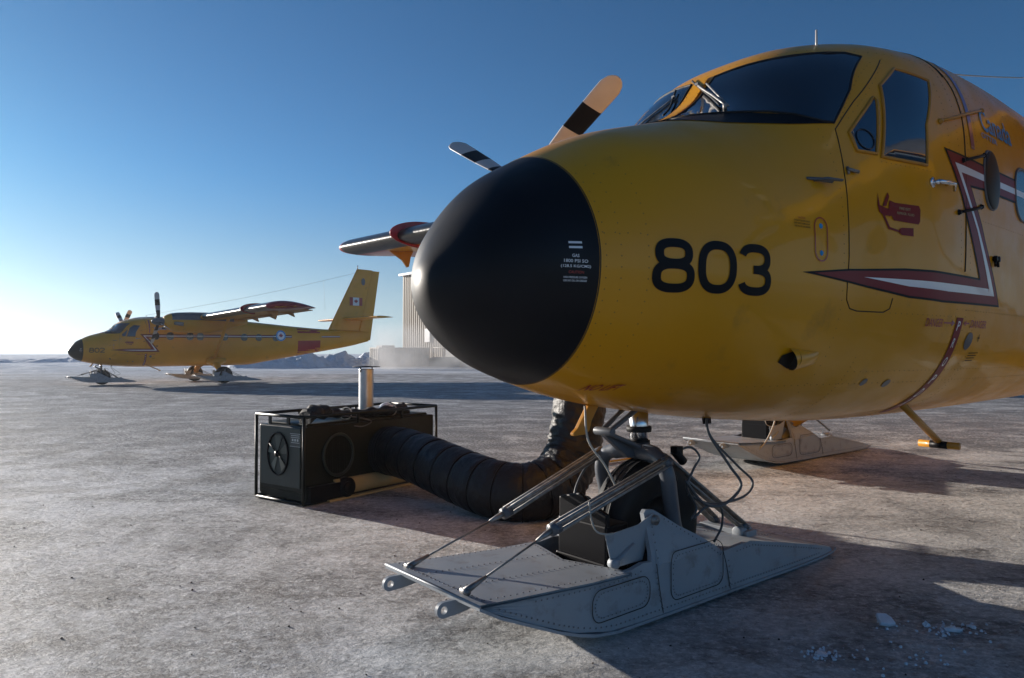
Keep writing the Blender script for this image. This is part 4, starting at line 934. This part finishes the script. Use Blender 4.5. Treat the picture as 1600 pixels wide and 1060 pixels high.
# ice lumps in the shadow
def lump(loc, s, seed, label, fl=.5):
    rng = random.Random(seed); bm = bmesh.new(); bmesh.ops.create_icosphere(bm, subdivisions=2, radius=1)
    for v in bm.verts:
        d = noise.noise(v.co*1.7+Vector((seed, 0, 0)))*.5+rng.uniform(-.13, .13); v.co *= 1+d; v.co.x *= s[0]; v.co.y *= s[1]; v.co.z = max(v.co.z*s[2], -.3*s[2])
    me = bpy.data.meshes.new('ice_chunk'); bm.to_mesh(me); bm.free(); me.materials.append(M['ice']); o = bpy.data.objects.new('ice_chunk', me); C.objects.link(o)
    o.location = (loc[0], loc[1], s[2]*.25); o.rotation_euler.z = seed; tag(o, label, 'ice', 'ice chunks on the ground'); return o
b = MB(); b.prism([(-.045, -.03), (.0, -.042), (.045, -.035), (.05, .01), (.035, .04), (-.02, .045), (-.035, .01)], -.012, .012, plane='xy'); o = b.build('ice_chunk', 'ice', bevel=.006)
o.location = (1.60, 3.03, .022); o.rotation_euler = (.42, .06, .2); o.scale = (.8, .8, .7); tag(o, 'flat pale slab of ice tilted in the shadow, the largest piece', 'ice', 'ice chunks on the ground')
lump((1.855, 2.965), (.036, .018, .016), 3, 'long white ice chunk at the far right of the shadow')
lump((1.775, 3.02), (.016, .014, .014), 5, 'tiny ice chip just left of the long ice chunk')
lump((1.96, 3.0), (.02, .012, .010), 8, 'crumbly ice chunk rightmost at the edge of the frame')
lump((1.205, 2.74), (.030, .018, .008), 11, 'crumbled frost lump nearest the bottom edge of the picture')
rng = random.Random(6); b = MB()
for cx, cy, n_, sp in ((1.205, 2.74, 70, .05), (1.88, 2.98, 60, .07), (1.62, 3.02, 14, .06), (1.5, 2.7, 30, .2)):
    for i in range(n_): x, y = cx+rng.gauss(0, sp), cy+rng.gauss(0, sp*.6); b.dome((x, y, gz(x, y)+.001), rng.uniform(.002, .008), (rng.uniform(-.5, .5), rng.uniform(-.5, .5), 1), 1, 5)
o = b.build('snow_crumbs', 'ice'); tag(o, kind='stuff')
rng = random.Random(2); b = MB()
for i in range(260):
    a = rng.uniform(-.62, .66); d = rng.uniform(1.6, 9)**1.0; x, y = d*math.sin(a), d*math.cos(a); s = rng.uniform(.002, .007)
    b.dome((x, y, gz(x, y)+.001), s, (rng.uniform(-.4, .4), rng.uniform(-.4, .4), 1), .8, 5)
o = b.build('grit', mat('dark_grit', (.05, .04, .035), .8)); tag(o, kind='stuff')

# ------------------------------------------------------------------ background: hangar, container, snow banks
GZ = -.189
hang = empty('hangar', (-13.03, 82.3, GZ), math.atan2(-.766, .643))
tag(hang, 'tall pale hangar with vertical ribbed siding behind the black nose cone', 'hangar')
HL, HH2 = 34, 10.5
b = MB(); b.box((HL/2, 12.2, HH2/2), (HL, 24, HH2)); b.build('wall', 'siding', hang)
b = MB(); x = .25
while x < HL: b.box((x, .14, HH2/2), (.10, .10, HH2-.1)); x += .42
b.build('siding_ribs', mat('siding_rib', (.45, .385, .30), .5), hang)
b = MB(); b.box((HL/2, 12, HH2+.12), (HL+.4, 24.6, .25)); b.build('roof_edge', 'posts', hang)
b = MB(); b.box((10.2, .0, 1.6), (1.9, .14, 3.2)); b.build('door', 'doorgrey', hang)
b = MB(); b.box((15.5, .0, 2.2), (5.5, .16, 3.6)); b.build('bay_door', 'doorgrey', hang)
b = MB(); b.box((5.6, .0, 3.4), (1.0, .10, 1.5)); b.build('vent_panel', 'posts', hang)
b = MB(); b.prism([(4.0, 0), (9.0, 1.0), (14, 1.0), (14, 0)], -1.6, -.1); b.build('entry_ramp', 'siding', hang)
b = MB()
for x in (9, 11, 13): b.tube([(x, -1.5, 1.0), (x, -1.5, 2.0)], .04, 6)
b.tube([(9, -1.5, 2.0), (13.2, -1.5, 2.0)], .04, 6); b.build('ramp_railing', 'sidingdark', hang)
for i, (px, Y) in enumerate(((695, 76), (716, 72), (729, 70))):
    X = (px-800)/1092.3*Y; b = MB(); b.tube([(0, 0, 0), (0, 0, 2.1-.3*i)], .09, 8); b.box((0, 0, 2.1-.3*i), (.25, .25, .08)); o = b.build('marker_post', 'posts'); o.location = (X, Y, GZ)
    tag(o, ('white marker post at the hangar foot, farthest left of three', 'middle one of three white marker posts before the hangar', 'shortest white marker post, beside the edge of the nose cone')[i], 'post', 'marker posts before the hangar')
ctr = empty('shipping_container', (-13.4, 70.5, GZ), math.atan2(.643, .766)); tag(ctr, 'low dusty brown container left of the hangar corner', 'container')
b = MB(); b.box((3, 1.0, 1.02), (6, 2.0, 1.95)); b.build('container_body', 'container', ctr, bevel=.03)
b = MB()
for i in range(28): b.box((.12+i*.21, -.03, 1.02), (.10, .05, 1.75))
for i in range(5): b.box((-.03, .25+.37*i, 1.02), (.05, .12, 1.75))
b.build('corrugation', 'container', ctr)
b = MB()
for i in range(4): b.tube([(-.07, .4+.4*i, .85), (-.03, .4+.4*i, .85)], .07, 8)
b.build('vent_holes', 'black', ctr)
b = MB(); b.box((1.3, 1.0, 2.1), (1.5, 1.2, .22)); b.build('roof_load', 'doorgrey', ctr, bevel=.05)
def bank(p0, p1, hgt, wid, seed, label, nx=110, ny=16):
    p0, p1 = Vector((*p0, 0)), Vector((*p1, 0)); D = p1-p0; T = D.normalized(); Nn = Vector((-T.y, T.x, 0)); b = MB(); rows = []
    for i in range(nx+1):
        f_ = i/nx; env = min(1, f_*8, (1-f_)*8)**.6; row = []
        for j in range(ny+1):
            g_ = j/ny*2-1; q = p0+D*f_+Nn*g_*wid
            n_ = noise.noise(Vector((q.x*.35+seed, q.y*.35, 0)))*.5+noise.noise(Vector((q.x*1.1+seed, q.y*1.1, 1)))*.38+noise.noise(Vector((q.x*2.6, q.y*2.6, seed)))*.16
            row.append(q+Vector((0, 0, GZ-.1+env*hgt*max(0, (1-abs(g_)**1.7))*(.62+n_*.8))))
        rows.append(row)
    b.grid(rows); o = b.build('snow_bank', 'snow'); tag(o, label, 'snow bank', 'ploughed snow banks'); return o
bank((-26, 64), (-13.2, 80), 1.95, 2.2, 3, 'lumpy ploughed snow bank between the distant plane and the container')
bank((-60, 96), (-20, 102), .95, 4.0, 9, 'long low snow bank far off behind the tail of plane 802')
bank((-98, 100), (-52, 112), .9, 5.0, 21, 'low snow bank at the far left behind the nose of plane 802')
# ------------------------------------------------------------------ air: thin ice haze, and snow blown up at the hangar foot
def volume(name, m_density, col, aniso, label=None):
    m = bpy.data.materials.new(name); m.use_nodes = True; t = m.node_tree; t.nodes.remove(t.nodes['Principled BSDF'])
    v = t.nodes.new('ShaderNodeVolumePrincipled'); v.inputs['Color'].default_value = (*col, 1); v.inputs['Density'].default_value = m_density; v.inputs['Anisotropy'].default_value = aniso
    t.links.new(v.outputs[0], t.nodes['Material Output'].inputs['Volume']); return m, t, v
hm, t_, v_ = volume('ice_haze', .0006, (.86, .92, 1), .35)
b = MB(); b.box((0, 60, 8.5), (320, 340, 22)); o = b.build('haze', hm); tag(o, kind='stuff')
mm, t_, v_ = volume('blown_snow', .1, (.95, .96, 1), .2)
tc_ = t_.nodes.new('ShaderNodeTexCoord'); nz = t_.nodes.new('ShaderNodeTexNoise'); nz.inputs['Scale'].default_value = .35; nz.inputs['Detail'].default_value = 3
t_.links.new(tc_.outputs['Object'], nz.inputs['Vector'])
sp = t_.nodes.new('ShaderNodeSeparateXYZ'); t_.links.new(tc_.outputs['Object'], sp.inputs[0])
m1 = t_.nodes.new('ShaderNodeMapRange'); m1.inputs['From Min'].default_value = .42; m1.inputs['From Max'].default_value = .75; t_.links.new(nz.outputs['Fac'], m1.inputs['Value'])
m2 = t_.nodes.new('ShaderNodeMapRange'); m2.inputs['From Min'].default_value = 0; m2.inputs['From Max'].default_value = 4.2; m2.inputs['To Min'].default_value = 1; m2.inputs['To Max'].default_value = 0; t_.links.new(sp.outputs['Z'], m2.inputs['Value'])
m3 = t_.nodes.new('ShaderNodeMath'); m3.operation = 'MULTIPLY'; t_.links.new(m1.outputs[0], m3.inputs[0]); t_.links.new(m2.outputs[0], m3.inputs[1])
m4 = t_.nodes.new('ShaderNodeMath'); m4.operation = 'MULTIPLY'; m4.inputs[1].default_value = .45; t_.links.new(m3.outputs[0], m4.inputs[0]); t_.links.new(m4.outputs[0], v_.inputs['Density'])
b = MB(); b.box((0, 0, 2.1), (17, 9, 4.2)); o = b.build('blown_snow', mm); o.location = (-4.0, 62, GZ+.02); tag(o, kind='stuff')
